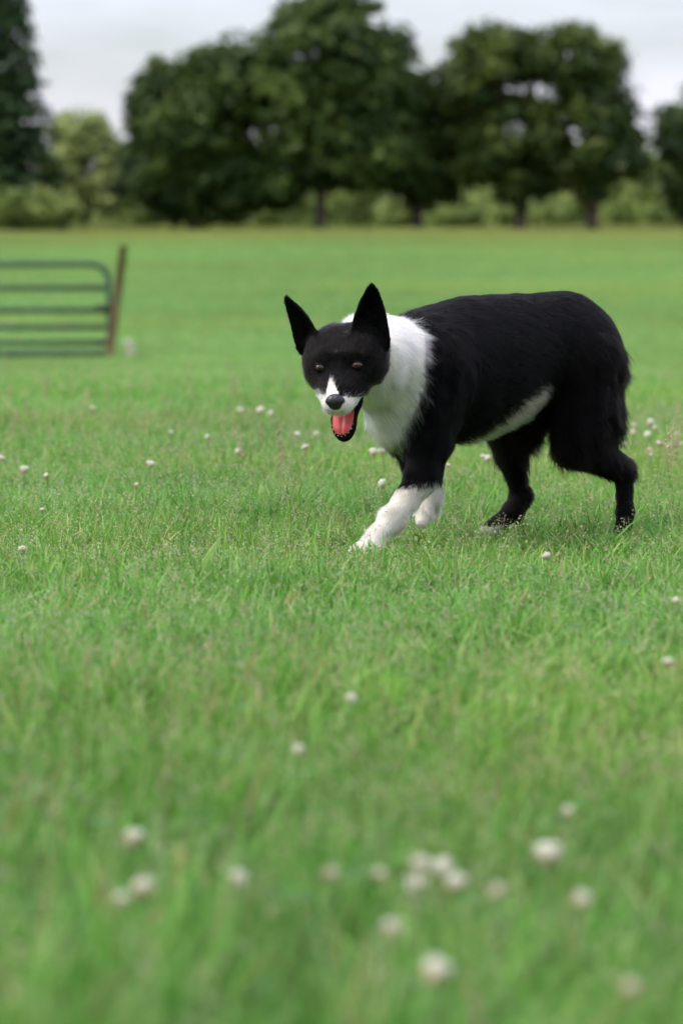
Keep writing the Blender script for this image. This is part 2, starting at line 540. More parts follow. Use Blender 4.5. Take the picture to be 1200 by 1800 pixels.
# lighter shrubs behind the trunks
shrubs = [(36, 358, 66, 34, 153), (100, 368, 36, 24, 153), (250, 366, 40, 26, 176), (500, 360, 44, 30, 180), (470, 372, 30, 20, 178), (615, 350, 46, 44, 183), (668, 350, 48, 50, 184), (700, 372, 28, 22, 180),
          (792, 374, 40, 28, 181), (845, 366, 46, 34, 183), (890, 376, 30, 24, 180), (962, 372, 40, 32, 181), (1005, 368, 34, 34, 183), (1092, 376, 34, 30, 180), (1142, 330, 44, 76, 178), (1180, 368, 50, 40, 176), (1120, 290, 26, 40, 182)]
SHRUB_LAB = ['wide pale shrub at the foot of the tall evergreen', 'small pale shrub in front of the willow, beside the wide one', 'low shrub between the willow and the broad low tree',
             'larger pale shrub behind the broad low tree and the tallest tree', 'smaller pale shrub behind the broad low tree, beside the larger one', 'tall pale shrub right beside the tallest tree\'s brown trunk',
             'tall pale shrub midway between the tallest tree\'s trunk and the forked trunk', 'low shrub right beside the flaring forked trunk', 'low wide shrub close to the forked trunk, under the olive-tipped crown',
             'tallest shrub between the forked trunk and the olive-tipped tree', 'small shrub touching the olive-tipped tree\'s trunk', 'wider shrub between the two round-topped trees', 'narrower shrub between the two round-topped trees',
             'low shrub beside the trunk of the last round-topped tree', 'tall olive-green shrub beyond the last round-topped tree', 'broad pale shrub in front of the tall olive shrub', 'slim shrub peeping out between the last round-topped tree and the olive shrub']
SG = 'pale shrubs in the strip behind the tree trunks'
for i, (px, py, hw, hh, dep) in enumerate(shrubs):
    lab = SHRUB_LAB[i]
    broadleaf('shrub', lab, px, dep, [(px, py, hw, hh, 0, 1.4), (px + hw * .4, py + hh * .2, hw * .6, hh * .7, .2, 1.1), (px - hw * .5, py + hh * .3, hw * .55, hh * .6, -.2, 1.1)],
              M_SHRUB, 200 + i, 46, per=40, clump_r=.45, size=.14, trunk_r=.06, fork=.35, cat='shrub', group=None if i == 14 else SG)

# distant wood closing the view below the crowns
r = np.random.default_rng(77)
NSC = 2600
xs_ = r.uniform(-45, 45, NSC); ys_ = r.uniform(200, 232, NSC)
zz = ground(xs_, ys_) + 2.7 * r.uniform(0, 1, NSC) ** 1.4
k = np.repeat(np.arange(NSC), 36)
P = np.stack([xs_, ys_, zz], 1)[k] + r.normal(0, .55, (len(k), 3))
N = rand_unit(len(k), r) + [0, -.2, .6]; N /= np.linalg.norm(N, axis=1)[:, None]
v, f = leaf_quads(P, N, .22, r)
tag(link('distant_scrub', np_mesh('distant_scrub', v, f, {'shade': np.repeat(np.clip(r.normal(.35, .2, NSC)[k], 0, 1), 4)}), None, M_SHRUB, smooth=False),
    'far scrub massed behind the shrubs and trunks', 'scrub', kind='stuff')

# ------------------------------------------------------------------ farm gate and its leaning post
GD = 40.0
M_GATE = noise_mat('green_gate_paint', (.032, .082, .050), (.052, .112, .072), 5.0, .55, bump=.05, c3=(.16, .085, .04))
M_RUST = noise_mat('rusted_steel', (.100, .064, .030), (.175, .125, .060), 5.0, .85, bump=.4)
gs = GD / F_PX
gx1 = at(192, 500, GD)[0]
gz = float(ground(gx1, GD))
gate = empty('farm_gate', (gx1 - 1.8, GD, gz))
tag(gate, 'green tubular steel farm gate with six rails standing in the pasture', 'gate')


def gate_pt(px, py): return at(px, py, GD)


zt, zb = gate_pt(0, 464)[2], gate_pt(0, 621)[2]
xl = gx1 - 3.6
rc = .20
outline = []
for (cx, cz, a0, a1) in ((gx1 - rc, zt - rc, 90, 0), (gx1 - .07, zb + .07, 0, -90), (xl + .07, zb + .07, 270, 180), (xl + rc, zt - rc, 180, 90)):
    rr = rc if cz > zb + .2 else .07
    for a in np.linspace(math.radians(a0), math.radians(a1), 8):
        outline.append((cx + rr * math.cos(a), GD, cz + rr * math.sin(a)))
outline.append(outline[0]); outline.append(outline[1])
mb = MB(); mb.add(*tube(outline, .034, 12, caps=False))
link('frame', mb.mesh('gate_frame'), gate, M_GATE)
for py in (506, 545, 575, 602):
    z = gate_pt(0, py)[2]
    mb = MB(); mb.add(*tube([(xl, GD, z), (gx1 - 1.8, GD, z - .004), (gx1, GD, z)], .031, 12))
    link('rail', mb.mesh('gate_rail'), gate, M_GATE)
for bx_ in (xl + 1.2, xl + 2.15):
    mb = MB(); mb.add(*tube([(bx_, GD + .035, zb), (bx_, GD + .035, zt)], .016, 8))
    link('brace', mb.mesh('gate_brace'), gate, M_GATE)
M_DARK = noise_mat('dark_fitting', (.01, .012, .014), (.03, .03, .032), 14, .6)
for py in (541, 601):
    c = gate_pt(183, py)
    mb = MB()
    a, bq = c + (-.09, -.03, 0), c + (.09, -.03, -.01)
    mb.add(*tube([a, a * .5 + bq * .5, bq], [.030, .036, .026], 8))
    link('bracket', mb.mesh('gate_bracket'), gate, M_DARK)
# angle-iron post
pt, pb = gate_pt(219, 432), gate_pt(190, 638)
pb[2] -= .15
ax = pt - pb; ax /= np.linalg.norm(ax)
side = np.array([1.0, 0, 0]) - ax * ax[0]; side /= np.linalg.norm(side)
fr = np.cross(ax, side)
mb = MB()
prof = [(-.042, -.042), (.044, -.042), (.044, -.030), (-.030, -.030), (-.030, .044), (-.042, .044)]
off = np.array([0, -.105, 0])
v = [pb + off + side * x + fr * y for x, y in prof] + [pt + off + side * x + fr * y for x, y in prof]
q = [(i, (i + 1) % 6, 6 + (i + 1) % 6, 6 + i) for i in range(6)] + [(0, 1, 2, 3), (0, 3, 4, 5), (9, 8, 7, 6), (11, 10, 9, 6)]
mb.add(v, np.array(q))
post = mb.mesh('steel_post')
tag(link('leaning_post', post, None, M_RUST, smooth=False), 'rusty brown steel post leaning outward at the end of the green gate', 'post')

# ------------------------------------------------------------------ the dog
# The body is one continuous skin grown round bones and muscle masses (a smooth distance field, polygonised), fur is grown on it.
FWD = np.array([-.866, -.5, 0.0])          # the way the dog walks
NEAR = np.array([.5, -.866, 0.0])          # towards its left flank
UPV = np.array([0, 0, 1.0])
BODY_AX = np.stack([FWD, NEAR, UPV])


def rotm(axis, deg):
    return np.array(Matrix.Rotation(math.radians(deg), 3, axis))


HEAD_C = at(606, 620, 6.86)
HEAD_R = np.array(Matrix.Rotation(math.radians(-4.0), 3, 'Y')) @ rotm('Z', -13) @ rotm('X', 25)


def H(x, y, z):
    return HEAD_C + HEAD_R @ (np.array([x, y, z]) * .01)


HEAD_AX = HEAD_R.T                          # rows: local x, y, z axes in world


def cap(a, b, ra, rb):
    a, b = np.asarray(a, float), np.asarray(b, float)
    ab = b - a; L2 = ab @ ab
    def f(p):
        t = np.clip(((p - a) @ ab) / L2, 0, 1)
        return np.linalg.norm(p - a - t[..., None] * ab, axis=-1) - (ra + (rb - ra) * t)
    f.lo = np.minimum(a - ra, b - rb); f.hi = np.maximum(a + ra, b + rb)
    return f


def ell(c, radii, axes=BODY_AX):
    c = np.asarray(c, float); rd = np.asarray(radii, float)
    def f(p):
        q = (p - c) @ axes.T
        k0 = np.linalg.norm(q / rd, axis=-1); k1 = np.linalg.norm(q / rd ** 2, axis=-1) + 1e-9
        return k0 * (k0 - 1) / k1
    m = rd.max(); f.lo = c - m; f.hi = c + m
    return f


def ear(base, tip, W, face, curl=.5):
    base, tip = np.asarray(base), np.asarray(tip)
    L = np.linalg.norm(tip - base); ax = (tip - base) / L
    V = face - ax * (face @ ax); V /= np.linalg.norm(V); U = np.cross(V, ax)
    def f(p):
        q = p - base
        t = (q @ ax) / L; u = q @ U; v = q @ V
        tc = np.clip(t, -.15, 1)
        w = W * np.clip(1 - tc, 0, 1) ** .72 * (1 + .28 * np.clip(tc, 0, 1)) + .002
        v2 = v - curl * u * u / W + .006 * np.sin(np.clip(tc, 0, 1) * 3.14)
        th = .0065 - .0025 * np.clip(tc, 0, 1)
        a_ = np.maximum(np.abs(u) - w + .004, 0); b_ = np.maximum(np.abs(v2) - th + .004, 0)
        d = np.sqrt(a_ * a_ + b_ * b_) - .004
        d = np.maximum(d, (t - 1) * L)
        return np.maximum(d, (-.15 - t) * L)
    f.lo = np.minimum(base, tip) - W * 1.3; f.hi = np.maximum(base, tip) + W * 1.3
    return f


J_H = np.array([0, -1.2, -5.0])
J_D = np.array([-.085, -.697, -.712]); J_N = np.array([0, -.714, .700])
JAW_AX = np.stack([HEAD_R @ np.array([1.0, 0, 0]), HEAD_R @ J_D, HEAD_R @ J_N])


def J(x, a, n): return H(*(J_H + J_D * a + J_N * n + np.array([x, 0, 0])))


prims = []                                   # (function, smoothing, group)


def add(f, k, g): prims.append((f, k, g))


# trunk
add(ell(at(822, 648, 7.165), (.190, .108, .128)), .04, 'trunk')
add(ell(at(775, 640, 7.13), (.115, .096, .105)), .04, 'trunk')
add(ell(at(925, 606, 7.265), (.180, .088, .090)), .05, 'trunk')
add(ell(at(1000, 614, 7.335), (.098, .086, .102)), .05, 'trunk')
add(cap(at(905, 676, 7.26), at(800, 706, 7.15), .050, .070), .05, 'trunk')
add(cap(at(820, 566, 7.16), at(985, 556, 7.33), .036, .036), .05, 'trunk')
# neck and chest
add(cap(at(770, 650, 7.12), at(668, 636, 6.975), .098, .072), .05, 'neck')
add(ell(at(646, 628, 7.01), (.080, .080, .080)), .04, 'neck')
add(ell(at(716, 694, 7.05), (.078, .078, .080)), .05, 'neck')
add(cap(at(700, 740, 7.06), at(728, 790, 7.10), .050, .030), .04, 'neck')
# near front leg
add(cap(at(760, 650, 7.035), at(752, 765, 7.030), .072, .046), .04, 'fleg')
add(cap(at(752, 775, 7.030), at(744, 835, 7.010), .038, .031), .03, 'fleg')
add(cap(at(744, 835, 7.010), at(690, 912, 6.965), .0275, .0205), .02, 'fleg')
add(cap(at(690, 912, 6.965), at(658, 952, 6.94), .0215, .0210), .02, 'fleg')
add(ell(at(645, 966, 6.92), (.036, .027, .019), np.stack([FWD, NEAR, UPV])), .015, 'fpaw')
for i, (lx, dy, s) in enumerate(((-24, .016, .9), (-30, -.002, 1.0), (-22, -.022, 1.0), (-8, -.036, .9))):
    a = at(645 + lx * .2, 965, 6.92 + dy * .6); b_ = at(645 + lx, 978 + (4 if i > 1 else 0), 6.92 + dy)
    add(cap(a, b_, .012 * s, .010 * s), .006, 'fpaw')
# far front leg, wrist folded
add(cap(at(748, 720, 7.17), at(742, 800, 7.14), .052, .036), .04, 'fleg')
add(cap(at(742, 800, 7.14), at(757, 868, 7.135), .032, .020), .02, 'fleg')
add(cap(at(757, 868, 7.135), at(764, 896, 7.15), .018, .0095), .012, 'fleg')
add(cap(at(754, 872, 7.13), at(744, 904, 7.10), .0155, .0145), .010, 'fleg')
add(cap(at(744, 904, 7.10), at(741, 918, 7.085), .0145, .012), .010, 'fpaw')
# near hind leg
add(cap(at(1018, 645, 7.30), at(1032, 735, 7.285), .078, .056), .05, 'hleg')
add(cap(at(1030, 732, 7.285), at(1014, 780, 7.265), .056, .040), .04, 'hleg')
add(cap(at(1022, 780, 7.27), at(1092, 827, 7.345), .045, .021), .03, 'hleg')
add(cap(at(1095, 822, 7.35), at(1098, 900, 7.345), .019, .0155), .015, 'hleg')
add(cap(at(1098, 900, 7.345), at(1093, 938, 7.325), .0165, .018), .012, 'hpaw')
add(ell(at(1086, 944, 7.305), (.034, .022, .014)), .012, 'hpaw')
# far hind leg
add(cap(at(985, 650, 7.42), at(900, 745, 7.315), .075, .046), .05, 'hleg')
add(cap(at(903, 735, 7.32), at(898, 800, 7.33), .044, .026), .03, 'hleg')
add(cap(at(898, 795, 7.33), at(913, 868, 7.365), .022, .019), .02, 'hleg')
add(cap(at(916, 872, 7.367), at(900, 902, 7.345), .023, .020), .012, 'hleg')
add(cap(at(905, 895, 7.35), at(908, 912, 7.35), .016, .010), .010, 'hleg')
add(cap(at(900, 898, 7.345), at(860, 932, 7.305), .018, .016), .012, 'hpaw')
add(ell(at(855, 938, 7.295), (.030, .022, .013)), .012, 'hpaw')
# tail hanging behind the thighs
add(cap(at(1042, 585, 7.41), at(1068, 650, 7.43), .026, .020), .03, 'tail')
add(cap(at(1068, 650, 7.43), at(1068, 735, 7.42), .020, .014), .02, 'tail')
# head
add(ell(HEAD_C, (.062, .070, .046), HEAD_AX), .03, 'head')
for s in (-1, 1):
    add(ell(H(4.6 * s, -.6, -1.7), (.036, .050, .041), HEAD_AX), .025, 'head')
    add(ell(H(3.5 * s, .4, 1.0), (.032, .050, .034), HEAD_AX), .02, 'head')
    add(ell(H(2.6 * s, -4.4, 1.7), (.022, .020, .014), HEAD_AX), .015, 'head')
    add(cap(H(2.3 * s, -5.5, -4.0), H(1.25 * s, -12.0, -4.9), .019, .0135), .012, 'muzzle')
add(cap(H(0, -4.6, -1.6), H(0, -12.0, -3.9), .033, .0210), .022, 'muzzle')
for s in (-1, 1):
    add(cap(H(3.9 * s, -3.4, -2.2), H(1.7 * s, -9.2, -3.7), .025, .018), .022, 'head')
    add(cap(H(2.2 * s, -6.15, 1.35), H(4.5 * s, -4.95, 1.25), .0062, .0055), .008, 'head')
    add(cap(H(2.5 * s, -6.5, -.75), H(4.5 * s, -5.2, -.70), .0050, .0045), .008, 'head')
    add(ell(H(1.35 * s, -12.2, -4.6), (.0135, .016, .0125), HEAD_AX), .008, 'muzzle')
add(ell(J(0, 3.6, 0), (.034, .042, .018), JAW_AX), .015, 'jaw')
add(ell(J(0, 8.3, 0), (.0262, .0435, .0130), JAW_AX), .012, 'jaw')
EAR_F = HEAD_R @ np.array([0, -1.0, 0])
add(ear(H(-6.3, 1.2, 2.6), H(-10.1, 1.6, 11.9), .0285, EAR_F + HEAD_R @ np.array([-.35, 0, 0])), .012, 'ear')
add(ear(H(4.9, 1.2, 2.6), H(7.2, 1.6, 13.3), .038, EAR_F + HEAD_R @ np.array([.25, 0, 0])), .012, 'ear')
carve = [(ell(J(0, 8.2, 1.5), (.0218, .0405, .0115), JAW_AX), .003),
         (ell(J(0, 5.0, 2.4), (.024, .050, .012), JAW_AX), .006)]

VOX = .0030
lo = np.min([f.lo for f, _, _ in prims], 0) - .02
hi = np.max([f.hi for f, _, _ in prims], 0) + .02
dims = np.ceil((hi - lo) / VOX).astype(int) + 1
axs = [lo[i] + VOX * np.arange(dims[i]) for i in range(3)]
FLD = np.full(dims, .2, np.float32)


def box_of(f, m):
    a = np.clip(np.floor((f.lo - m - lo) / VOX).astype(int), 0, dims - 1)
    b_ = np.clip(np.ceil((f.hi + m - lo) / VOX).astype(int) + 1, 1, dims)
    sl = tuple(slice(a[i], b_[i]) for i in range(3))
    g = np.stack(np.meshgrid(*[axs[i][sl[i]] for i in range(3)], indexing='ij'), -1)
    return sl, g


for f, k, g in prims:
    sl, P = box_of(f, k + .012)
    d = f(P).astype(np.float32); cur = FLD[sl]
    h_ = np.maximum(k - np.abs(d - cur), 0) / k
    FLD[sl] = np.minimum(d, cur) - h_ * h_ * k * .25
for f, k in carve:
    sl, P = box_of(f, k + .008)
    d = -f(P).astype(np.float32); cur = FLD[sl]
    h_ = np.maximum(k - np.abs(d - cur), 0) / k
    FLD[sl] = np.maximum(d, cur) + h_ * h_ * k * .25


def surface_nets(Fd):
    S = Fd < 0
    c8 = [S[i:S.shape[0] - 1 + i, j:S.shape[1] - 1 + j, k:S.shape[2] - 1 + k] for i in (0, 1) for j in (0, 1) for k in (0, 1)]
    cnt = sum(c.astype(np.int8) for c in c8)
    act = (cnt > 0) & (cnt < 8)
    I = np.argwhere(act)
    vid = np.full(act.shape, -1, np.int32); vid[act] = np.arange(len(I))
    off = np.array([(i, j, k) for i in (0, 1) for j in (0, 1) for k in (0, 1)])
    val = np.stack([Fd[I[:, 0] + o[0], I[:, 1] + o[1], I[:, 2] + o[2]] for o in off], 1)
    acc = np.zeros((len(I), 3)); n = np.zeros(len(I))
    for a in range(8):
        for b_ in range(a + 1, 8):
            if np.abs(off[a] - off[b_]).sum() != 1: continue
            m = (val[:, a] < 0) != (val[:, b_] < 0)
            t = np.where(m, val[:, a] / (val[:, a] - val[:, b_] + 1e-12), 0)
            acc += np.where(m[:, None], off[a] + t[:, None] * (off[b_] - off[a]), 0); n += m
    V = I + acc / n[:, None]
    Q = []
    sh = S.shape
    for ax_ in range(3):
        s0 = [slice(None)] * 3; s1 = [slice(None)] * 3
        s0[ax_] = slice(0, sh[ax_] - 1); s1[ax_] = slice(1, sh[ax_])
        ed = np.argwhere(S[tuple(s0)] != S[tuple(s1)])
        o1, o2 = [(1, 2), (2, 0), (0, 1)][ax_]
        ok = (ed[:, o1] > 0) & (ed[:, o2] > 0) & (ed[:, o1] < sh[o1] - 1) & (ed[:, o2] < sh[o2] - 1)
        ed = ed[ok]
        def vv(d1, d2):
            e = ed.copy(); e[:, o1] += d1; e[:, o2] += d2
            return vid[e[:, 0], e[:, 1], e[:, 2]]
        q = np.stack([vv(-1, -1), vv(0, -1), vv(0, 0), vv(-1, 0)], 1)
        flip = ~S[ed[:, 0], ed[:, 1], ed[:, 2]]
        q[flip] = q[flip][:, ::-1]
        Q.append(q)
    return V, np.concatenate(Q)


V, Q = surface_nets(FLD)
V = lo + V * VOX
# light smoothing
e = np.concatenate([Q[:, [0, 1]], Q[:, [1, 2]], Q[:, [2, 3]], Q[:, [3, 0]]])
for it in range(3):
    s_ = np.zeros_like(V); n_ = np.zeros(len(V))
    np.add.at(s_, e[:, 0], V[e[:, 1]]); np.add.at(n_, e[:, 0], 1)
    np.add.at(s_, e[:, 1], V[e[:, 0]]); np.add.at(n_, e[:, 1], 1)
    V = V * .5 + .5 * s_ / n_[:, None]
# keep the largest shell only (drop any stray island)
fn = np.cross(V[Q[:, 2]] - V[Q[:, 0]], V[Q[:, 3]] - V[Q[:, 1]])
VN = np.zeros_like(V)
for j in range(4): np.add.at(VN, Q[:, j], fn)
VN /= np.linalg.norm(VN, axis=1)[:, None] + 1e-12

GROUPS = ['trunk', 'neck', 'fleg', 'fpaw', 'hleg', 'hpaw', 'tail', 'head', 'muzzle', 'jaw', 'ear']


def group_dists(p):
    out_ = np.full((len(GROUPS), len(p)), 9.0)
    for f, k, g in prims:
        i = GROUPS.index(g); out_[i] = np.minimum(out_[i], f(p))
    return out_


def vnoise(p, s, seed=0):
    """cheap smooth pseudo noise"""
    q = p * s + seed
    return (np.sin(q[:, 0] * 1.7 + 1.3 * np.sin(q[:, 1] * 1.1)) + np.sin(q[:, 1] * 2.1 + 1.7 * np.sin(q[:, 2] * .9)) + np.sin(q[:, 2] * 1.9 + 1.1 * np.sin(q[:, 0] * 1.3))) / 3


BLACK = np.array([.0017, .0016, .0017]); WHITE = np.array([.85, .80, .71])
BELLY = np.array([[at(x, y, d)[2] for x, y, d in ((780, 787, 7.06), (830, 768, 7.09), (859, 744, 7.12), (888, 712, 7.14), (920, 686, 7.17), (950, 674, 7.2))],
                  [at(x, y, d) @ -FWD for x, y, d in ((780, 787, 7.06), (830, 768, 7.09), (859, 744, 7.12), (888, 712, 7.14), (920, 686, 7.17), (950, 674, 7.2))]])
Z_LEG = at(740, 846, 7.01)[2]
S_TOP = at(712, 560, 7.07) @ -FWD


def coat(p, gd, jit=0.0):
    """coat colour of a Border-Collie-like dog: black, white ruff, chest, forelegs, belly and muzzle"""
    n = len(p)
    G = {g: gd[i] for i, g in enumerate(GROUPS)}
    w = np.zeros(n)
    nz = vnoise(p, 60) * .006 + jit
    s = p @ -FWD
    h = ((p - HEAD_C) @ HEAD_R) * 100
    headd = np.minimum(np.minimum(G['head'], G['ear']), G['muzzle'])
    is_head = headd < np.minimum(.012, G['neck'] + .010)
    zt = np.clip((p[:, 2] - .18) / .30, 0, 1)
    ruff = (s + nz * 1.3 < S_TOP - .044 + .034 * zt) & (G['fleg'] > -.004 + .02 * (p[:, 2] > .26))
    w[ruff & ~is_head] = 1
    leg = np.minimum(G['fleg'], G['fpaw'])
    isf = (leg < .008) & (leg <= np.minimum(G['trunk'], G['neck']) + .002)
    w[isf] = (p[isf, 2] + nz[isf] * .8 - .10 * (p[isf, 0] - at(748, 846, 7.0)[0]) < Z_LEG)
    # belly: beige white, with the shade under the body darkened into the colour
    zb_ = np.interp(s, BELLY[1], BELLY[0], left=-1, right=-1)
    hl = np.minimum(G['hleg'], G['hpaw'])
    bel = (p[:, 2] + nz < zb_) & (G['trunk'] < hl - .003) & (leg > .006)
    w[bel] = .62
    # hind toes
    hp = (G['hpaw'] < .006) & (p[:, 2] + nz * .8 < np.where(p[:, 0] < at(980, 930, 7.3)[0], .022, .008))
    w[hp] = .6
    # head: black, white muzzle and narrow blaze
    w[is_head] = 0
    lw = (p - HEAD_C) * 100
    fz = lw[:, 2] + 60 * jit + 25 * nz
    front = is_head & (h[:, 1] < -7.6) & (h[:, 2] < 1.0)
    mz = front & (fz < -7.7 - .10 * np.clip(lw[:, 0] + 2.5, 0, 6))
    mz |= front & (fz < -4.6) & (np.abs(lw[:, 0] + 2.55 + .12 * (fz + 6)) < .18 + .36 * np.clip(-4.6 - fz, 0, 4))
    w[mz] = .95
    sp = is_head & (np.hypot(h[:, 0] + .2, h[:, 1] + 5.5) < .32) & (h[:, 2] > 2.5)
    w[sp] = .03
    # lower jaw: black lips, white underneath
    j = (G['jaw'] < .008) & (G['jaw'] < G['muzzle']) & (G['jaw'] < G['head'] + .004)
    jn = (h - J_H) @ J_N
    w[j] = (jn[j] < -.42) * .8
    c = BLACK + (WHITE - BLACK) * w[:, None]
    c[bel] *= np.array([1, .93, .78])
    return np.clip(c, 0, 1), w


gd = group_dists(V)
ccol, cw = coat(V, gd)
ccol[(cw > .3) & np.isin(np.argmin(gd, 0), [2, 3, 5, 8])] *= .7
h = ((V - HEAD_C) @ HEAD_R) * 100
M_SKIN = vcol_mat('dog_coat_base', .7, .08)
dog = empty('dog', (float(at(860, 930, 7.15)[0]), 7.15, 0.0))
tag(dog, 'black and white collie stalking through the grass with its mouth open', 'dog')
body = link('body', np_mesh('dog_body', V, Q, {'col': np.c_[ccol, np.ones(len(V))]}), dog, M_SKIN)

# eyes, set where the skull surface is
dh = np.min(gd[7:9], 0)


def on_face(x, z):
    m = (np.abs(h[:, 0] - x) < .35) & (np.abs(h[:, 2] - z) < .35) & (h[:, 1] < 0)
    return h[m][:, 1].min()


M_EYE = vcol_mat('dog_eye', .08, .45, coat=.35)
M_NOSE = noise_mat('dog_nose', (.006, .006, .008), (.018, .018, .022), 900, .38, bump=.25, spec=.5)
M_LID = noise_mat('dog_eyelid', (.003, .0026, .0026), (.006, .005, .0045), 400, .7, spec=.08)
eye_pos = []
for s in (-1, 1):
    ex, ez = 3.55 * s, .35
    ey = on_face(ex, ez) + .74
    c = H(ex, ey, ez); eye_pos.append(np.array([ex, ey - .7, ez]))
    look = np.array([0, 0, CAM_Z]) - c; look /= np.linalg.norm(look)
    v, f = ball((0, 0, 0), (1, 1, 1), 28, 20)
    ca = v @ look
    iris = np.array([.080, .023, .006])
    col = np.where((ca > .86)[:, None], [.003, .003, .003], np.where((ca > .45)[:, None], iris, [.012, .008, .007]))
    mb = MB(); mb.add(v * np.array([.0118, .0118, .0098]) + c, f, None)
    mb.c.append(np.c_[col, np.ones(len(v))])
    eyeo = link('eye', mb.mesh('dog_eye'), dog, M_EYE)
    # lids: a dark shell round the ball with an almond slit, inner corner lower
    v, f = ball((0, 0, 0), (1, 1, 1), 56, 40)
    sx = np.cross(look, UPV); sx /= np.linalg.norm(sx); sx = -sx if sx[0] < 0 else sx
    sx = sx * math.cos(.20) + UPV * math.sin(.20) * s; sx /= np.linalg.norm(sx); sz = np.cross(sx, look); sz = -sz if sz[2] < 0 else sz
    a_, b__, c_ = v @ sx, v @ sz, v @ look
    opening = (c_ > 0) & (np.abs(a_) < .84) & (b__ < .50 * (1 - (a_ / .84) ** 2)) & (b__ > -.54 * (1 - (a_ / .84) ** 2))
    keep = [ff[~opening[ff].any(1)] for ff in f]
    mb = MB(); mb.add(v * np.array([.0118, .0118, .0098]) * 1.07 + c, keep)
    lid = link('eyelid', mb.mesh('dog_eyelid'), None, M_LID)
    lid.parent = eyeo
# nose leather with nostrils
v, f = ball((0, 0, 0), (1, 1, 1), 32, 22)
q = v.copy()
top_ = np.clip(v[:, 2], -1, 1)
q[:, 0] *= 1 - .28 * np.clip(-v[:, 2], 0, 1)
for s in (-1, 1):
    dd = np.linalg.norm(v - np.array([.50 * s, -.80, -.18]), axis=1)
    q *= (1 - .30 * np.exp(-(dd / .26) ** 2))[:, None]
    dd = np.linalg.norm(v - np.array([.92 * s, -.30, -.30]), axis=1)
    q *= (1 - .18 * np.exp(-(dd / .25) ** 2))[:, None]
q[:, 1] += .10 * np.exp(-(v[:, 0] / .09) ** 2) * (v[:, 1] < -.2)
nose_c = np.array([0, -13.6, -3.45])
nv = (q * np.array([1.92, 1.30, 1.60]) + nose_c)
nv = HEAD_C + (nv * .01) @ HEAD_R.T
mb = MB(); mb.add(nv, f)
link('nose', mb.mesh('dog_nose'), dog, M_NOSE)
# tongue: a long soft tongue lying in the lower jaw, with a centre furrow
nu_, nw_ = 22, 17
tv = []
for i in range(nu_):
    a = i / (nu_ - 1)
    L = 2.8 + 8.75 * a
    hw = 2.12 * math.sqrt(max(1 - max(0, (a - .62) / .385) ** 2.2, .0)) * (1 - .06 * a) + .02
    for j in range(nw_):
        b_ = -1 + 2 * j / (nw_ - 1)
        n = .78 + .35 * math.sin(a * 2.6) + .22 * (1 - b_ * b_) - .46 * math.exp(-(b_ / .15) ** 2) * (1 - .5 * a) - .5 * max(0, a - .85) / .15
        tv.append(J_H + J_D * L + J_N * n + np.array([b_ * hw, 0, 0]))
top_n = len(tv)
tv2 = [t - J_N * .55 for t in tv]
tv = HEAD_C + (np.array(tv + tv2) * .01) @ HEAD_R.T
ii = np.arange(nu_ * nw_).reshape(nu_, nw_)
fq = np.stack([ii[:-1, :-1], ii[:-1, 1:], ii[1:, 1:], ii[1:, :-1]], -1).reshape(-1, 4)
rim = list(ii[0, :]) + list(ii[1:, -1]) + list(ii[-1, -2::-1]) + list(ii[-2:0:-1, 0])
fr_ = np.array([(rim[k], rim[(k + 1) % len(rim)], rim[(k + 1) % len(rim)] + top_n, rim[k] + top_n) for k in range(len(rim))])
mt, nt, b, out = new_mat('tongue')
nn = nt.nodes.new('ShaderNodeTexNoise'); nn.inputs['Scale'].default_value = 700
tcn = nt.nodes.new('ShaderNodeTexCoord'); nt.links.new(tcn.outputs['Object'], nn.inputs['Vector'])
bp = nt.nodes.new('ShaderNodeBump'); bp.inputs['Strength'].default_value = .25; bp.inputs['Distance'].default_value = .001
nt.links.new(nn.outputs['Fac'], bp.inputs['Height']); nt.links.new(bp.outputs['Normal'], b.inputs['Normal'])
b.inputs['Base Color'].default_value = (.55, .085, .085, 1); b.inputs['Roughness'].default_value = .32
b.inputs['Subsurface Weight'].default_value = .25; b.inputs['Subsurface Radius'].default_value = (.004, .0012, .001)
mb = MB(); mb.add(tv, [np.concatenate([fq, fq[:, ::-1] + top_n, fr_])])
link('tongue', mb.mesh('dog_tongue'), dog, mt)
# lower teeth along the front of the jaw
M_TOOTH = noise_mat('tooth', (.62, .56, .42), (.74, .70, .58), 300, .3)
cr0 = np.random.default_rng(8)
for i in range(9):
    a = math.radians(-78 + 156 * i / 8)
    canine = i in (1, 7)
    bx_, bl = 2.12 * math.sin(a), 8.7 + 2.95 * math.cos(a)
    hgt = (.40 if canine else .08) * cr0.uniform(.5, 1.2)
    rr = .17 if canine else .13
    mb = MB()
    mb.add(*tube([J(bx_, bl, .5), J(bx_, bl, .6 + hgt * .6), J(bx_ * .98, bl + .05, .85 + hgt)], [rr * .01, rr * .0085, rr * .0025], 7))
    link('tooth', mb.mesh('dog_tooth'), dog, M_TOOTH)

# ---- fur
fr2 = np.random.default_rng(4)
tri = np.concatenate([Q[:, [0, 1, 2]], Q[:, [0, 2, 3]]])
area = .5 * np.linalg.norm(np.cross(V[tri[:, 1]] - V[tri[:, 0]], V[tri[:, 2]] - V[tri[:, 0]]), axis=1)
reg = np.argmin(gd, 0)
LEN = dict(trunk=.021, neck=.023, fleg=.013, fpaw=.006, hleg=.018, hpaw=.007, tail=.034, head=.010, muzzle=.0078, jaw=.005, ear=.0070)
DENS = dict(trunk=1.0, neck=1.3, fleg=1.8, fpaw=2.4, hleg=1.0, hpaw=1.8, tail=1.0, head=2.6, muzzle=4.0, jaw=3.0, ear=2.2)
vl = np.array([LEN[g] for g in GROUPS])[reg]
vd = np.array([DENS[g] for g in GROUPS])[reg]
gdd = {g: gd[i] for i, g in enumerate(GROUPS)}
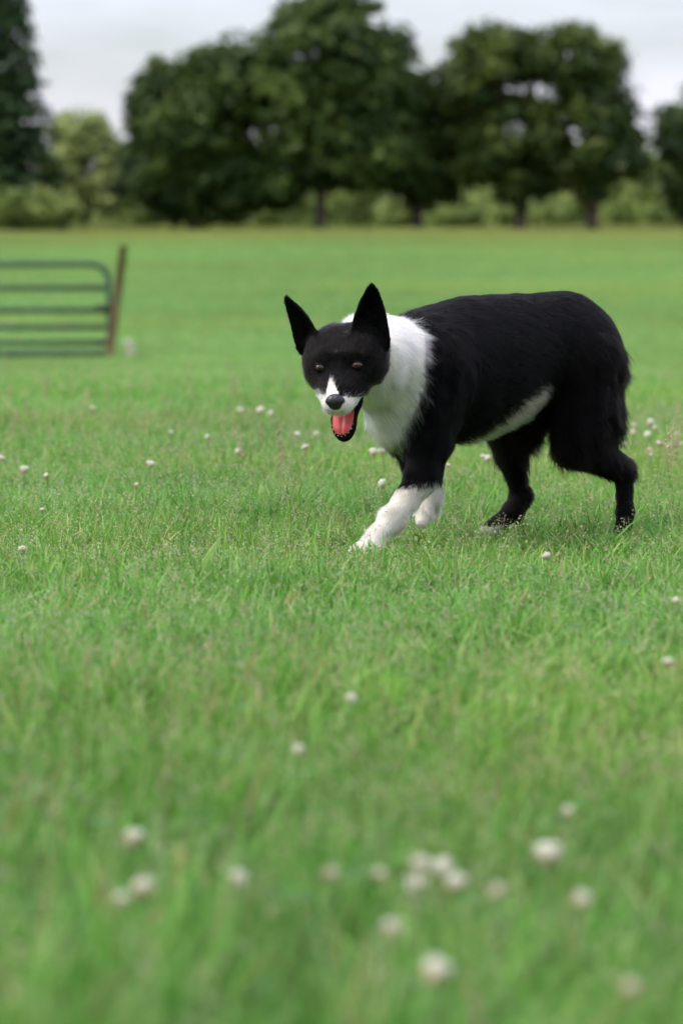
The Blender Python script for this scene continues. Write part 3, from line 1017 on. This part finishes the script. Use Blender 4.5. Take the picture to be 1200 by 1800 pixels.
# longer fur: back of the thighs, flank tuck, back of the forelegs, cheeks behind the jaw
s_v = V @ FWD
isth = (reg == GROUPS.index('hleg')) & (V[:, 2] > .17)
vl[isth] = .018 + .026 * np.clip(-(VN[isth] @ FWD), 0, 1) + .014 * np.clip(-VN[isth, 2], 0, 1) + .012 * np.clip(VN[isth] @ FWD, 0, 1)
low = (reg == GROUPS.index('hleg')) & (V[:, 2] <= .12); vl[low] = .009
lowf = (reg == GROUPS.index('fleg')) & (V[:, 2] < Z_LEG); vl[lowf] = .012
belm = (reg == GROUPS.index('trunk')) & (VN[:, 2] < -.3); vl[belm] = .030
ish = reg == GROUPS.index('head')
vl[ish] = .009 + .018 * np.clip((h[ish, 1] + 1.5) / 4.5, 0, 1) + .008 * np.clip((-h[ish, 2] - 2.0) / 3, 0, 1)
# no fur on eyes, nose, inside of the mouth
kill = np.zeros(len(V), bool)
for ep in eye_pos: kill |= np.linalg.norm(h - ep, axis=1) < 1.15
kill |= np.linalg.norm((h - nose_c) / np.array([1.9, 1.5, 1.6]), axis=1) < 1.05
jn_v = (h - J_H) @ J_N
kill |= ((reg == GROUPS.index('jaw')) & (jn_v > -.5))
kill |= ((reg == GROUPS.index('muzzle')) & (VN @ (HEAD_R @ J_N) < -.55) & (h[:, 2] < -4.6))
vd[kill] = 0
wgt = area * vd[tri].mean(1)
NF = 230000
ti = fr2.choice(len(tri), NF, p=wgt / wgt.sum())
u1, u2 = fr2.random(NF), fr2.random(NF)
m = u1 + u2 > 1; u1[m] = 1 - u1[m]; u2[m] = 1 - u2[m]
T_ = tri[ti]
bary = np.stack([1 - u1 - u2, u1, u2], 1)
root_p = (V[T_] * bary[..., None]).sum(1)
nrm = (VN[T_] * bary[..., None]).sum(1); nrm /= np.linalg.norm(nrm, axis=1)[:, None]
flen = (vl[T_] * bary).sum(1) * fr2.uniform(.65, 1.25, NF)
rreg = reg[T_[:, 0]]
# lie of the coat
flow = np.tile(-FWD * .9 - UPV * .35, (NF, 1))
def setf(gs_, vec):
    for g in gs_: flow[rreg == GROUPS.index(g)] = vec
setf(['neck'], -FWD * .62 - UPV * .75)
setf(['fleg', 'fpaw'], -UPV - .15 * FWD)
setf(['hleg'], -UPV * .85 - FWD * .55)
setf(['hpaw'], -UPV + FWD * .2)
setf(['tail'], -UPV - FWD * .3)
setf(['head', 'muzzle'], HEAD_R @ np.array([0, 1.0, -.12]))
setf(['jaw'], HEAD_R @ -J_D)
setf(['ear'], HEAD_R @ np.array([0, .15, 1.0]))
wl = (rreg == GROUPS.index('fleg')) & (root_p[:, 2] < Z_LEG) & (root_p[:, 1] < 7.06)
flow[wl] = (at(655, 953, 6.93) - at(744, 835, 7.01)) / .16
flow += .22 * np.stack([vnoise(root_p, 28, 1), vnoise(root_p, 28, 4), vnoise(root_p, 28, 9)], 1) + fr2.normal(0, .13, (NF, 3))
tang = flow - nrm * (flow * nrm).sum(1)[:, None]
tang /= np.linalg.norm(tang, axis=1)[:, None] + 1e-9
lift = np.array([dict(trunk=.26, neck=.42, fleg=.50, fpaw=.3, hleg=.42, hpaw=.3, tail=.55, head=.36, muzzle=.34, jaw=.3, ear=.35)[g] for g in GROUPS])[rreg]
lift = lift * fr2.uniform(.6, 1.5, NF)
NPT = 5
t = np.linspace(0, 1, NPT)
d0 = nrm * lift[:, None] + tang
d0 /= np.linalg.norm(d0, axis=1)[:, None]
clump = np.stack([vnoise(root_p, 90, 2), vnoise(root_p, 90, 5), vnoise(root_p, 90, 7)], 1)
PTS = (root_p[:, None, :] - nrm[:, None, :] * .001 + d0[:, None, :] * (flen[:, None] * t)[..., None]
       + (tang * .30 - UPV * .22 - nrm * .18 + clump * np.where(rreg == 0, .22, .50)[:, None])[:, None, :] * (flen[:, None] * t ** 2)[..., None] * .6)
gdr = group_dists(root_p)
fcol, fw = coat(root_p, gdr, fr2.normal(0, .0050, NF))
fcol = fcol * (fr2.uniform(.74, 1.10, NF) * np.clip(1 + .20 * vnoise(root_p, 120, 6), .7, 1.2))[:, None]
mzf = (fw > .3) & (rreg == GROUPS.index('muzzle'))
fcol[mzf] *= np.clip(.70 + .42 * vnoise(root_p[mzf], 170, 3), .28, .95)[:, None]
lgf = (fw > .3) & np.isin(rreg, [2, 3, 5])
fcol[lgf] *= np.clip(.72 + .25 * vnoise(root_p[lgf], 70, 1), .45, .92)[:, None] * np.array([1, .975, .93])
warm = (fw < .1) & ((rreg == GROUPS.index('head')) | (rreg == GROUPS.index('hleg')))
fcol[warm] *= np.array([1.25, 1.0, .9])
hw_ = (fw < .1) & (rreg == GROUPS.index('head'))
fcol[hw_] *= np.array([1.5, 1.25, 1.15])  # brown tinge, raised so the colour also carries the head's sheen
hc = bpy.data.hair_curves.new('dog_fur')
hc.add_curves([NPT] * NF)
hc.points.foreach_set('position', PTS.astype(np.float32).ravel())
rad = hc.attributes.get('radius') or hc.attributes.new('radius', 'FLOAT', 'POINT')
base_r = np.where(fw > .3, .00036, .00034) * fr2.uniform(.75, 1.2, NF)
base_r[np.isin(rreg, [GROUPS.index('muzzle'), GROUPS.index('ear'), GROUPS.index('jaw'), GROUPS.index('head')])] *= .8
rr = base_r[:, None] * np.array([1.0, 1.0, .85, .6, .12])
rad.data.foreach_set('value', rr.astype(np.float32).ravel())
ca_ = hc.attributes.new('col', 'FLOAT_COLOR', 'POINT')
ca_.data.foreach_set('color', np.repeat(np.c_[fcol, np.ones(NF)], NPT, 0).astype(np.float32).ravel())
fm = bpy.data.materials.new('dog_fur'); fm.use_nodes = True
nt = fm.node_tree; nt.nodes.clear()
fo = nt.nodes.new('ShaderNodeOutputMaterial'); fb = nt.nodes.new('ShaderNodeBsdfHairPrincipled')
fb.parametrization = 'COLOR'
fb.inputs['IOR'].default_value = 1.17
fb.inputs['Roughness'].default_value = .38; fb.inputs['Radial Roughness'].default_value = .5
a = attr_node(nt, 'col'); nt.links.new(a.outputs['Color'], fb.inputs['Color']); nt.links.new(fb.outputs['BSDF'], fo.inputs['Surface'])
sh = hc.attributes.new('sheen', 'FLOAT', 'POINT')
shv = np.full(NF, 1.18); shv[np.isin(rreg, [7, 8])] = 1.24; shv[rreg == 0] = 1.22; shv[fw > .3] = 1.30
sh.data.foreach_set('value', np.repeat(shv, NPT).astype(np.float32))
a2 = attr_node(nt, 'sheen'); nt.links.new(a2.outputs['Fac'], fb.inputs['IOR'])
hc.materials.append(fm)
fur = bpy.data.objects.new('fur', hc); COL.objects.link(fur)
fur.parent = dog; fur.matrix_parent_inverse = Matrix.Translation(-Vector(dog.location))

# ------------------------------------------------------------------ grass
def blade_set(n, rad, h0, h1, w0, w1, r, lean=.35, segs=3, seed_share=0.0, clover=0, yellow=.06):
    """one tuft: n curved blades (plus seed stalks / clover leaves) round the origin"""
    VV, FQ, FT, CC = [], [], [], []
    nv = 0
    G1, G2, G3 = np.array([.108, .280, .040]), np.array([.190, .400, .070]), np.array([.31, .46, .14])
    for i in range(n):
        a = r.uniform(0, 6.283); d = rad * math.sqrt(r.random())
        p0 = np.array([d * math.cos(a), d * math.sin(a), -.006])
        H_ = r.uniform(h0, h1); w = r.uniform(w0, w1)
        az = r.uniform(0, 6.283); ld = np.array([math.cos(az), math.sin(az), 0])
        l1, l2 = abs(r.normal(0, lean)), abs(r.normal(0, lean * 1.6))
        sd = np.array([-math.sin(az + r.normal(0, .7)), math.cos(az), 0]); sd /= np.linalg.norm(sd)
        k = r.random()
        c = G1 + (G2 - G1) * k
        if r.random() < .16: c = G3
        if r.random() < yellow: c = np.array([.36, .30, .13])
        c = c * r.uniform(.85, 1.15)
        ts = np.linspace(0, 1, segs + 1)
        for t in ts[:-1]:
            p = p0 + ld * H_ * (l1 * t + l2 * t * t) + np.array([0, 0, H_ * t * (1 - .28 * l2 * t)])
            ww = w * (1 - .75 * t * t) * .5
            VV += [p - sd * ww, p + sd * ww]; CC += [c, c]
        p = p0 + ld * H_ * (l1 + l2) + np.array([0, 0, H_ * (1 - .28 * l2)])
        VV.append(p); CC.append(c)
        for s in range(segs - 1):
            q = nv + 2 * s; FQ.append((q, q + 1, q + 3, q + 2))
        q = nv + 2 * (segs - 1); FT.append((q, q + 1, q + 2))
        nv += 2 * segs + 1
    for i in range(int(seed_share)):
        a = r.uniform(0, 6.283); d = rad * math.sqrt(r.random())
        p0 = np.array([d * math.cos(a), d * math.sin(a), 0]); H_ = r.uniform(h1 * .85, h1 * 1.35)
        ld = np.array([r.normal(0, .25), r.normal(0, .25), 0]); tip = p0 + ld * H_ + np.array([0, 0, H_])
        c = np.array([.22, .30, .10]); cs = np.array([.46, .43, .26]) * r.uniform(.8, 1.1)
        sd = np.array([.0006, 0, 0])
        VV += [p0 - sd, p0 + sd, tip]; CC += [c, c, c]; FT.append((nv, nv + 1, nv + 2)); nv += 3
        for q in range(9):                       # spikelets of the open seed head
            f_ = r.uniform(.66, 1.02); o = rand_unit(1, r)[0] * np.array([.009, .009, .004]) * (1.25 - f_) * 3
            cpt = p0 + (tip - p0) * f_ + o
            e1 = rand_unit(1, r)[0] * .0030; e2 = rand_unit(1, r)[0] * .0014
            VV += [cpt - e1, cpt + e2, cpt + e1, cpt - e2]; CC += [cs] * 4; FQ.append((nv, nv + 1, nv + 2, nv + 3)); nv += 4
    for i in range(clover):
        a = r.uniform(0, 6.283); d = rad * math.sqrt(r.random())
        p0 = np.array([d * math.cos(a), d * math.sin(a), 0]); H_ = r.uniform(h0 * .6, h1 * .8)
        tip = p0 + np.array([r.normal(0, .01), r.normal(0, .01), H_]); c = np.array([.075, .20, .045]) * r.uniform(.85, 1.2)
        sd = np.array([.0006, 0, 0]); VV += [p0 - sd, p0 + sd, tip]; CC += [c] * 3; FT.append((nv, nv + 1, nv + 2)); nv += 3
        a0 = r.uniform(0, 6.283); sz = r.uniform(.007, .011)
        for k3 in range(3):
            a = a0 + k3 * 2.094; dv = np.array([math.cos(a), math.sin(a), .12]); sv = np.array([-math.sin(a), math.cos(a), 0])
            pts = [tip, tip + dv * sz * .6 + sv * sz * .62, tip + dv * sz * 1.3 + sv * sz * .5, tip + dv * sz * 1.18, tip + dv * sz * 1.3 - sv * sz * .5, tip + dv * sz * .6 - sv * sz * .62]
            VV += pts; CC += [c] * 6; FQ += [(nv, nv + 1, nv + 2, nv + 3), (nv, nv + 3, nv + 4, nv + 5)]; nv += 6
    me = np_mesh('tuft', np.array(VV), [np.array(FQ), np.array(FT)], {'bcol': np.c_[np.array(CC), np.ones(nv)]})
    me.materials.append(M_GRASS)
    me.polygons.foreach_set('use_smooth', np.ones(len(me.polygons), bool))
    return bpy.data.objects.new('tuft', me)


def scatter(name, P, rotv, scl, tint, var, variants, label):
    me = np_mesh(name, P, np.zeros((0, 3), int)) if False else bpy.data.meshes.new(name)
    me.vertices.add(len(P)); me.vertices.foreach_set('co', P.astype(np.float32).ravel())
    a = me.attributes.new('rotv', 'FLOAT_VECTOR', 'POINT'); a.data.foreach_set('vector', rotv.astype(np.float32).ravel())
    a = me.attributes.new('scl', 'FLOAT_VECTOR', 'POINT'); a.data.foreach_set('vector', scl.astype(np.float32).ravel())
    a = me.attributes.new('tint', 'FLOAT_COLOR', 'POINT'); a.data.foreach_set('color', np.c_[tint, np.ones(len(P))].astype(np.float32).ravel())
    a = me.attributes.new('var', 'INT', 'POINT'); a.data.foreach_set('value', var.astype(np.int32))
    ob = bpy.data.objects.new(name, me); COL.objects.link(ob)
    ng = bpy.data.node_groups.new(name, 'GeometryNodeTree')
    ng.interface.new_socket('Geometry', in_out='INPUT', socket_type='NodeSocketGeometry')
    ng.interface.new_socket('Geometry', in_out='OUTPUT', socket_type='NodeSocketGeometry')
    gi, go = ng.nodes.new('NodeGroupInput'), ng.nodes.new('NodeGroupOutput')
    iop = ng.nodes.new('GeometryNodeInstanceOnPoints')
    g2i = ng.nodes.new('GeometryNodeGeometryToInstance')
    for o in variants:
        oi = ng.nodes.new('GeometryNodeObjectInfo'); oi.inputs['Object'].default_value = o
        ng.links.new(oi.outputs['Geometry'], g2i.inputs[0])
    def na(nm, typ):
        n = ng.nodes.new('GeometryNodeInputNamedAttribute'); n.data_type = typ; n.inputs['Name'].default_value = nm
        return n.outputs['Attribute']
    ng.links.new(gi.outputs[0], iop.inputs['Points'])
    ng.links.new(g2i.outputs[0], iop.inputs['Instance'])
    iop.inputs['Pick Instance'].default_value = True
    ng.links.new(na('var', 'INT'), iop.inputs['Instance Index'])
    e2r = ng.nodes.new('FunctionNodeEulerToRotation')
    ng.links.new(na('rotv', 'FLOAT_VECTOR'), e2r.inputs[0])
    ng.links.new(e2r.outputs[0], iop.inputs['Rotation'])
    ng.links.new(na('scl', 'FLOAT_VECTOR'), iop.inputs['Scale'])
    ng.links.new(iop.outputs[0], go.inputs[0])
    md = ob.modifiers.new('tufts', 'NODES'); md.node_group = ng
    tag(ob, label, 'grass', kind='stuff')
    return ob


def field_points(y0, y1, dens, half, margin, r):
    """points of even density in the wedge the lens takes in, plus a margin each side"""
    n = int(dens * (y1 - y0) * (2 * half * (y0 + y1) / 2 + 2 * margin))
    ymax_w = half * y1 + margin
    P = []
    got = 0
    while got < n:
        y = r.uniform(y0, y1, n); x = r.uniform(-ymax_w, ymax_w, n)
        m = np.abs(x) < half * y + margin
        P.append(np.stack([x[m], y[m]], 1)); got += m.sum()
    P = np.concatenate(P)[:n]
    return np.c_[P, ground(P[:, 0], P[:, 1])]


def tints(P, r, amp=.16, patch=1.0):
    p2 = P * np.array([1, 1, 0])
    a = vnoise(p2, 2.2 * patch, 3) * .10 + vnoise(p2, .7 * patch, 8) * .10 + r.normal(0, amp * .6, len(P))
    yel = np.clip(vnoise(p2, 1.1 * patch, 14) * .5 + r.normal(0, .25, len(P)), -.5, .8)
    return np.stack([(1 + a) * (1 + .22 * yel), (1 + a), (1 + a) * (1 - .12 * yel)], 1)


gr = np.random.default_rng(99)
near_v = [blade_set(38, .055, .035, .085, .0028, .0055, gr, .34, 4, seed_share=(2 if i % 2 else 1), clover=(3 if i % 4 == 0 else 0), yellow=.05) for i in range(14)]
near_v += [blade_set(30, .060, .045, .105, .0035, .0072, gr, .30, 4, seed_share=1, yellow=.03) for i in range(4)]
P = field_points(1.7, 13.0, 330, .0975, .8, gr)
n = len(P)
hgt = 1 + .22 * vnoise(P * [1, 1, 0], 3.3, 5) + .12 * vnoise(P * [1, 1, 0], 9.0, 2)
hgt *= np.where(P[:, 1] > 9, 1 + .10 * np.clip((P[:, 1] - 9) / 3, 0, 1), 1.0)
sc_ = gr.uniform(.78, 1.18, n)
scatter('grass', P, np.stack([gr.normal(0, .10, n), gr.normal(0, .10, n), gr.uniform(0, 6.283, n)], 1),
        np.stack([sc_, sc_, sc_ * hgt * (.86 + .30 * np.clip((5.6 - P[:, 1]) / 2.5, 0, 1))], 1), tints(P, gr), gr.integers(0, len(near_v), n), near_v, 'fresh green pasture grass around the dog')
P = field_points(13.0, 46.0, 95, .0975, 1.3, gr)
n = len(P)
mid_v = [blade_set(46, .10, .04, .09, .005, .010, gr, .36, 3, seed_share=i % 2, yellow=.04) for i in range(8)]
f_ = np.clip((P[:, 1] - 12) / 34, 0, 1)
sc_ = gr.uniform(.8, 1.25, n); hz = .85 - .40 * f_
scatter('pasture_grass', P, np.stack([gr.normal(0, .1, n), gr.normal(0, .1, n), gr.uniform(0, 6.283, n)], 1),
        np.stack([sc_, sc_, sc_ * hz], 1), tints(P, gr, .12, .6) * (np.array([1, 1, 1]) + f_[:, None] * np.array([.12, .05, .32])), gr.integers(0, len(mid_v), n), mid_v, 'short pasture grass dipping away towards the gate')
P = field_points(46.0, 172.0, 16, .0975, 5, gr)
n = len(P)
far_v = [blade_set(150, .36, .03, .07, .010, .020, gr, .40, 2, yellow=.10) for i in range(6)]
tall = np.clip((P[:, 1] - 128 + 5 * vnoise(P * [1, 1, 0], .25, 3)) / 22, 0, 1)
sc_ = gr.uniform(.8, 1.3, n)
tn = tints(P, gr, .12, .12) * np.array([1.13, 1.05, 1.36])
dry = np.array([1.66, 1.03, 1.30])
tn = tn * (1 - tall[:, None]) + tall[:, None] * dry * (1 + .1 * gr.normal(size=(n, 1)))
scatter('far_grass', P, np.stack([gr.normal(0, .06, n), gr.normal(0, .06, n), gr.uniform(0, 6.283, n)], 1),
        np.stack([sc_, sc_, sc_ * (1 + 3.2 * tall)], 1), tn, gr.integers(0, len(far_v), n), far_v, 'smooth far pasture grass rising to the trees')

# tall seeding stalks along the near brow of the field
gr2 = np.random.default_rng(17)
mb = MB()
spots = [(20, 690, 13), (45, 690, 12), (62, 695, 12.5), (335, 690, 14), (345, 700, 13), (405, 700, 13), (398, 705, 12.5), (1182, 760, 9.5), (1196, 760, 9.3), (1168, 790, 9.0), (1190, 900, 7.6), (455, 830, 8.3), (485, 800, 8.5), (505, 790, 8.6), (230, 720, 12), (300, 710, 12.5), (160, 700, 13), (90, 720, 11), (1172, 740, 10)]
spots += [(float(gr2.uniform(-100, 1300)), 0, float(gr2.uniform(8.2, 16))) for i in range(34)]
for (px, py, dep) in spots:
    x = (px - 600) / F_PX * dep
    z0 = float(ground(x, dep)); H_ = gr2.uniform(.13, .24)
    ld = np.array([gr2.normal(.04, .10), gr2.normal(0, .08), 0])
    t = np.linspace(0, 1, 6)[:, None]
    pts = np.array([x, dep, z0]) + ld * H_ * t ** 1.7 * 1.4 + np.array([0, 0, H_]) * t
    c1 = np.array([.30, .30, .14, 1]); c2 = np.array([.42, .36, .21, 1]) * np.array([*(gr2.uniform(.75, 1.1, 1).repeat(3)), 1])
    v, f = tube(pts, np.linspace(.0013, .0007, 6), 5); mb.add(v, f, c1)
    for q in range(26):
        k_ = gr2.uniform(.68, 1.03); p = pts[0] + (pts[-1] - pts[0]) * k_ + gr2.normal(0, .0035, 3)
        p[:2] = np.array([np.interp(k_, t[:, 0], pts[:, 0]), np.interp(k_, t[:, 0], pts[:, 1])]) + gr2.normal(0, .0045 * (1.25 - k_) * 2, 2)
        v, f = ball(p, (.0016, .0016, .0042), 5, 3); mb.add(v, f, c2)
tag(link('grass_stalks', mb.mesh('grass_stalks'), None, vcol_mat('dry_stalks', .8, .2)), 'thin tan seeding grass stalks standing above the turf', 'grass', kind='stuff')

# ------------------------------------------------------------------ clover flowers
M_CLOVER = vcol_mat('clover_petals', .6, .3, sss=.0)
M_STEM = noise_mat('clover_stem', (.10, .20, .05), (.15, .25, .07), 200, .6)


def clover_mesh(r, brown, openness=1.0):
    """unit head (radius 1): overlapping slim florets, fresh ones up, faded ones drooping below"""
    mb = MB()
    n = 74
    for i in range(n):
        zf = 1 - 2 * (i + .5) / n
        a = i * 2.39996
        d = np.array([math.sqrt(1 - zf * zf) * math.cos(a), math.sqrt(1 - zf * zf) * math.sin(a), zf])
        old = zf < brown
        up = d * np.array([1, 1, .8]) + (np.array([0, 0, .55]) if not old else np.array([0, 0, -.65]))
        up /= np.linalg.norm(up)
        s = np.cross(up, [0.2, .1, 1]); s /= np.linalg.norm(s); o = np.cross(s, up)
        L = r.uniform(.34, .74); w = r.uniform(.10, .17)
        if zf < -.55 and r.random() < .5: continue
        p = d * np.array([.58, .58, .52])
        if old: c = np.array([.60, .41, .28]) * r.uniform(.75, 1.15)
        else: c = np.array([.86, .84, .76]) * r.uniform(.85, 1.05) * (np.array([1, .97, .90]) if zf < .2 else 1)
        gc = np.array([.42, .44, .22]) if not old else c * .8
        v = [p, p + up * L * .55 + s * w + o * w * .5, p + up * L * .55 - s * w + o * w * .5, p + up * L * .55 - o * w, p + up * L]
        f = np.array([(0, 1, 2), (0, 2, 3), (0, 3, 1), (4, 2, 1), (4, 3, 2), (4, 1, 3)])
        mb.add(v, f)
        mb.c.append(np.c_[np.array([gc, c, c, c, c]), np.ones(5)])
    v, f = ball((0, 0, 0), (.6, .6, .5), 10, 7); mb.add(v, f); mb.c.append(np.tile([.62, .60, .42, 1], (len(v), 1)))
    me = mb.mesh('clover_head'); me.materials.append(M_CLOVER)
    return me


cr = np.random.default_rng(6)
heads = [clover_mesh(cr, b_) for b_ in (-1.0, -.55, -.05, .25, .60)]
stem_me = MB()
v, f = tube([(0, 0, -1.02), (.03, .01, -.6), (.01, .02, -.25), (0, 0, 0)], [.016, .014, .013, .012], 6)
stem_me.add(v, f); stem_me = stem_me.mesh('clover_stem'); stem_me.materials.append(M_STEM)
stem_me.polygons.foreach_set('use_smooth', np.ones(len(stem_me.polygons), bool))
# (px, py of the head, width px, head type, label key)
FL = [(963, 1500, 46, 2, 'l1'), (1022, 1582, 42, 3, 'l2'), (768, 1708, 56, 2, 'l3'),
      (740, 1520, 40, 1, 'four'), (778, 1525, 38, 1, 'four'), (733, 1553, 40, 1, 'four'), (802, 1551, 38, 2, 'four'),
      (690, 1631, 40, 2, 'l4'), (668, 1538, 26, 4, 'f1'), (237, 1472, 36, 2, 'l5'), (253, 1562, 46, 2, 'pair'), (214, 1583, 36, 2, 'pair'), (420, 1543, 32, 1, 'l6'),
      (580, 1536, 26, 4, 'f2'), (873, 1566, 22, 4, 'f3'), (1106, 1737, 36, 4, 'f4'), (998, 1427, 20, 4, 'f5'),
      (525, 1319, 24, 2, 'mid'), (617, 1228, 22, 1, 'mid'), (1173, 1164, 22, 2, 'mid'), (1187, 1056, 12, 1, 'mid'), (960, 977, 16, 1, 'paw'),
      (43, 826, 18, 2, 'left'), (40, 965, 16, 1, 'left'), (265, 816, 17, 2, 'left'), (2, 806, 16, 3, 'left'), (82, 836, 13, 4, 'left'), (163, 719, 13, 3, 'brow'),
      (422, 721, 13, 2, 'brow'), (458, 720, 15, 1, 'brow'), (476, 726, 11, 1, 'brow'), (420, 794, 15, 2, 'brow'), (522, 763, 11, 2, 'brow'), (555, 762, 11, 1, 'brow'), (536, 786, 13, 1, 'brow'),
      (656, 795, 17, 2, 'chest'), (673, 793, 18, 1, 'chest'), (672, 850, 19, 1, 'chest'), (857, 806, 15, 1, 'belly'), (848, 802, 10, 1, 'belly'), (787, 818, 9, 1, 'belly'),
      (1141, 743, 17, 2, 'rump'), (1137, 764, 15, 1, 'rump'), (1150, 752, 10, 1, 'rump'), (1112, 759, 12, 4, 'rump'), (1096, 780, 10, 1, 'rump'), (1190, 764, 12, 1, 'rump'), (1176, 784, 17, 3, 'rump'), (1193, 782, 14, 1, 'rump'), (1141, 792, 12, 2, 'rump'), (1156, 780, 12, 4, 'rump'),
      (1143, 800, 9, 4, 'rump'), (1113, 748, 10, 2, 'rump'), (240, 852, 10, 4, 'left'), (75, 896, 8, 2, 'left'), (365, 768, 10, 2, 'brow'), (300, 760, 9, 2, 'brow')]
LAB = dict(l1='plump white clover head with tan base, alone above the brown-skirted one', l2='clover head with a wide faded brown skirt under a small white top', l3='largest white clover head in the grass, with a tan underside',
           four='white clover head, one of four bunched close together', l4='cream clover head with tan base just below the bunch of four', f1='faded half-brown clover head right beside the bunch of four', f2='faded half-brown clover head between the small lone one and the bunch of four', f3='small faded clover head between the bunch of four and the brown-skirted one', f4='faded brownish clover head low in the grass near the largest white one', f5='tiny faded clover head just behind the plump tan-based one',
           l5='cream clover head standing alone behind the clover pair', pair='white clover head, one of two growing side by side', l6='small white clover head alone beyond the clover pair',
           mid='small white clover head alone in open grass between dog and foreground clover', paw='tiny white clover head below the dog\'s belly, in front of its hind paws', left='small clover head in the open grass out ahead of the dog',
           brow='little pale clover head in the grass behind the dog\'s muzzle', chest='white clover head growing just beside the dog\'s white foreleg and chest', belly='tiny white clover head showing beneath the dog\'s belly', rump='small clover head in the patch of clover behind the dog\'s rump')
GRP = dict(four='bunch of four clover heads', pair='pair of clover heads', mid='lone clover heads in open grass', left='clover heads ahead of the dog', brow='clover heads behind the muzzle', chest='clover heads beside the foreleg', belly='clover heads beneath the belly', rump='clover patch behind the rump')
LOOK = ['pure white ', 'fresh white ', 'cream tan-based ', 'brown-skirted ', 'faded brown ']
for (px, py, wpx, ty, key) in FL:
    hh = float(cr.uniform(.075, .10))
    d_ = 5.0
    for _ in range(40):
        q = at(px, py, d_)
        d_ += .6 * (q[2] - float(ground(q[0], d_)) - hh) * d_ / CAM_Z
        d_ = min(max(d_, 1.5), 30)
    q = at(px, py, d_)
    gz_ = float(ground(q[0], d_))
    R_ = float(np.clip(wpx / 2 * d_ / F_PX * .95, .006, .0135))
    o = empty('clover_flower', (q[0], q[1], gz_))
    hd = bpy.data.objects.new('flower_head', heads[ty]); COL.objects.link(hd)
    hd.parent = o; hd.location = (0, 0, q[2] - gz_); hd.scale = (R_ * cr.uniform(.9, 1.1), R_ * cr.uniform(.9, 1.1), R_ * cr.uniform(.72, .98))
    hd.rotation_euler = (cr.normal(0, .32), cr.normal(0, .32), cr.uniform(0, 6.28))
    st = bpy.data.objects.new('stem', stem_me); COL.objects.link(st)
    st.parent = o; st.location = (0, 0, q[2] - gz_); st.scale = (.09, .09, q[2] - gz_); st.rotation_euler = (0, 0, cr.uniform(0, 6.28))
    lab = LAB[key]
    if key in ('mid', 'left', 'brow', 'chest', 'belly', 'rump'):
        lab = LOOK[ty] + lab[lab.index('clover head'):]
    tag(o, lab, 'clover flower', GRP.get(key) or ('faded clover heads' if key[0] == 'f' and key != 'four' else None))

# pale wildflower clump beside the leaning post
wc = at(228, 626, 39.2); wz = float(ground(wc[0], 39.2))
wf = empty('wildflower_clump', (wc[0], 39.2, wz))
for i in range(11):
    x, y, z = cr.normal(0, .024), cr.normal(0, .03), .05 + .016 * i
    hd = bpy.data.objects.new('flower_head', heads[0]); COL.objects.link(hd); hd.parent = wf
    hd.location = (x, y, z); s = cr.uniform(.026, .036); hd.scale = (s, s, s * .8)
    st = bpy.data.objects.new('stem', stem_me); COL.objects.link(st); st.parent = wf
    st.location = (x, y, z); st.scale = (.16, .16, z)
tag(wf, 'clump of white wildflowers beside the foot of the leaning post', 'wildflowers')
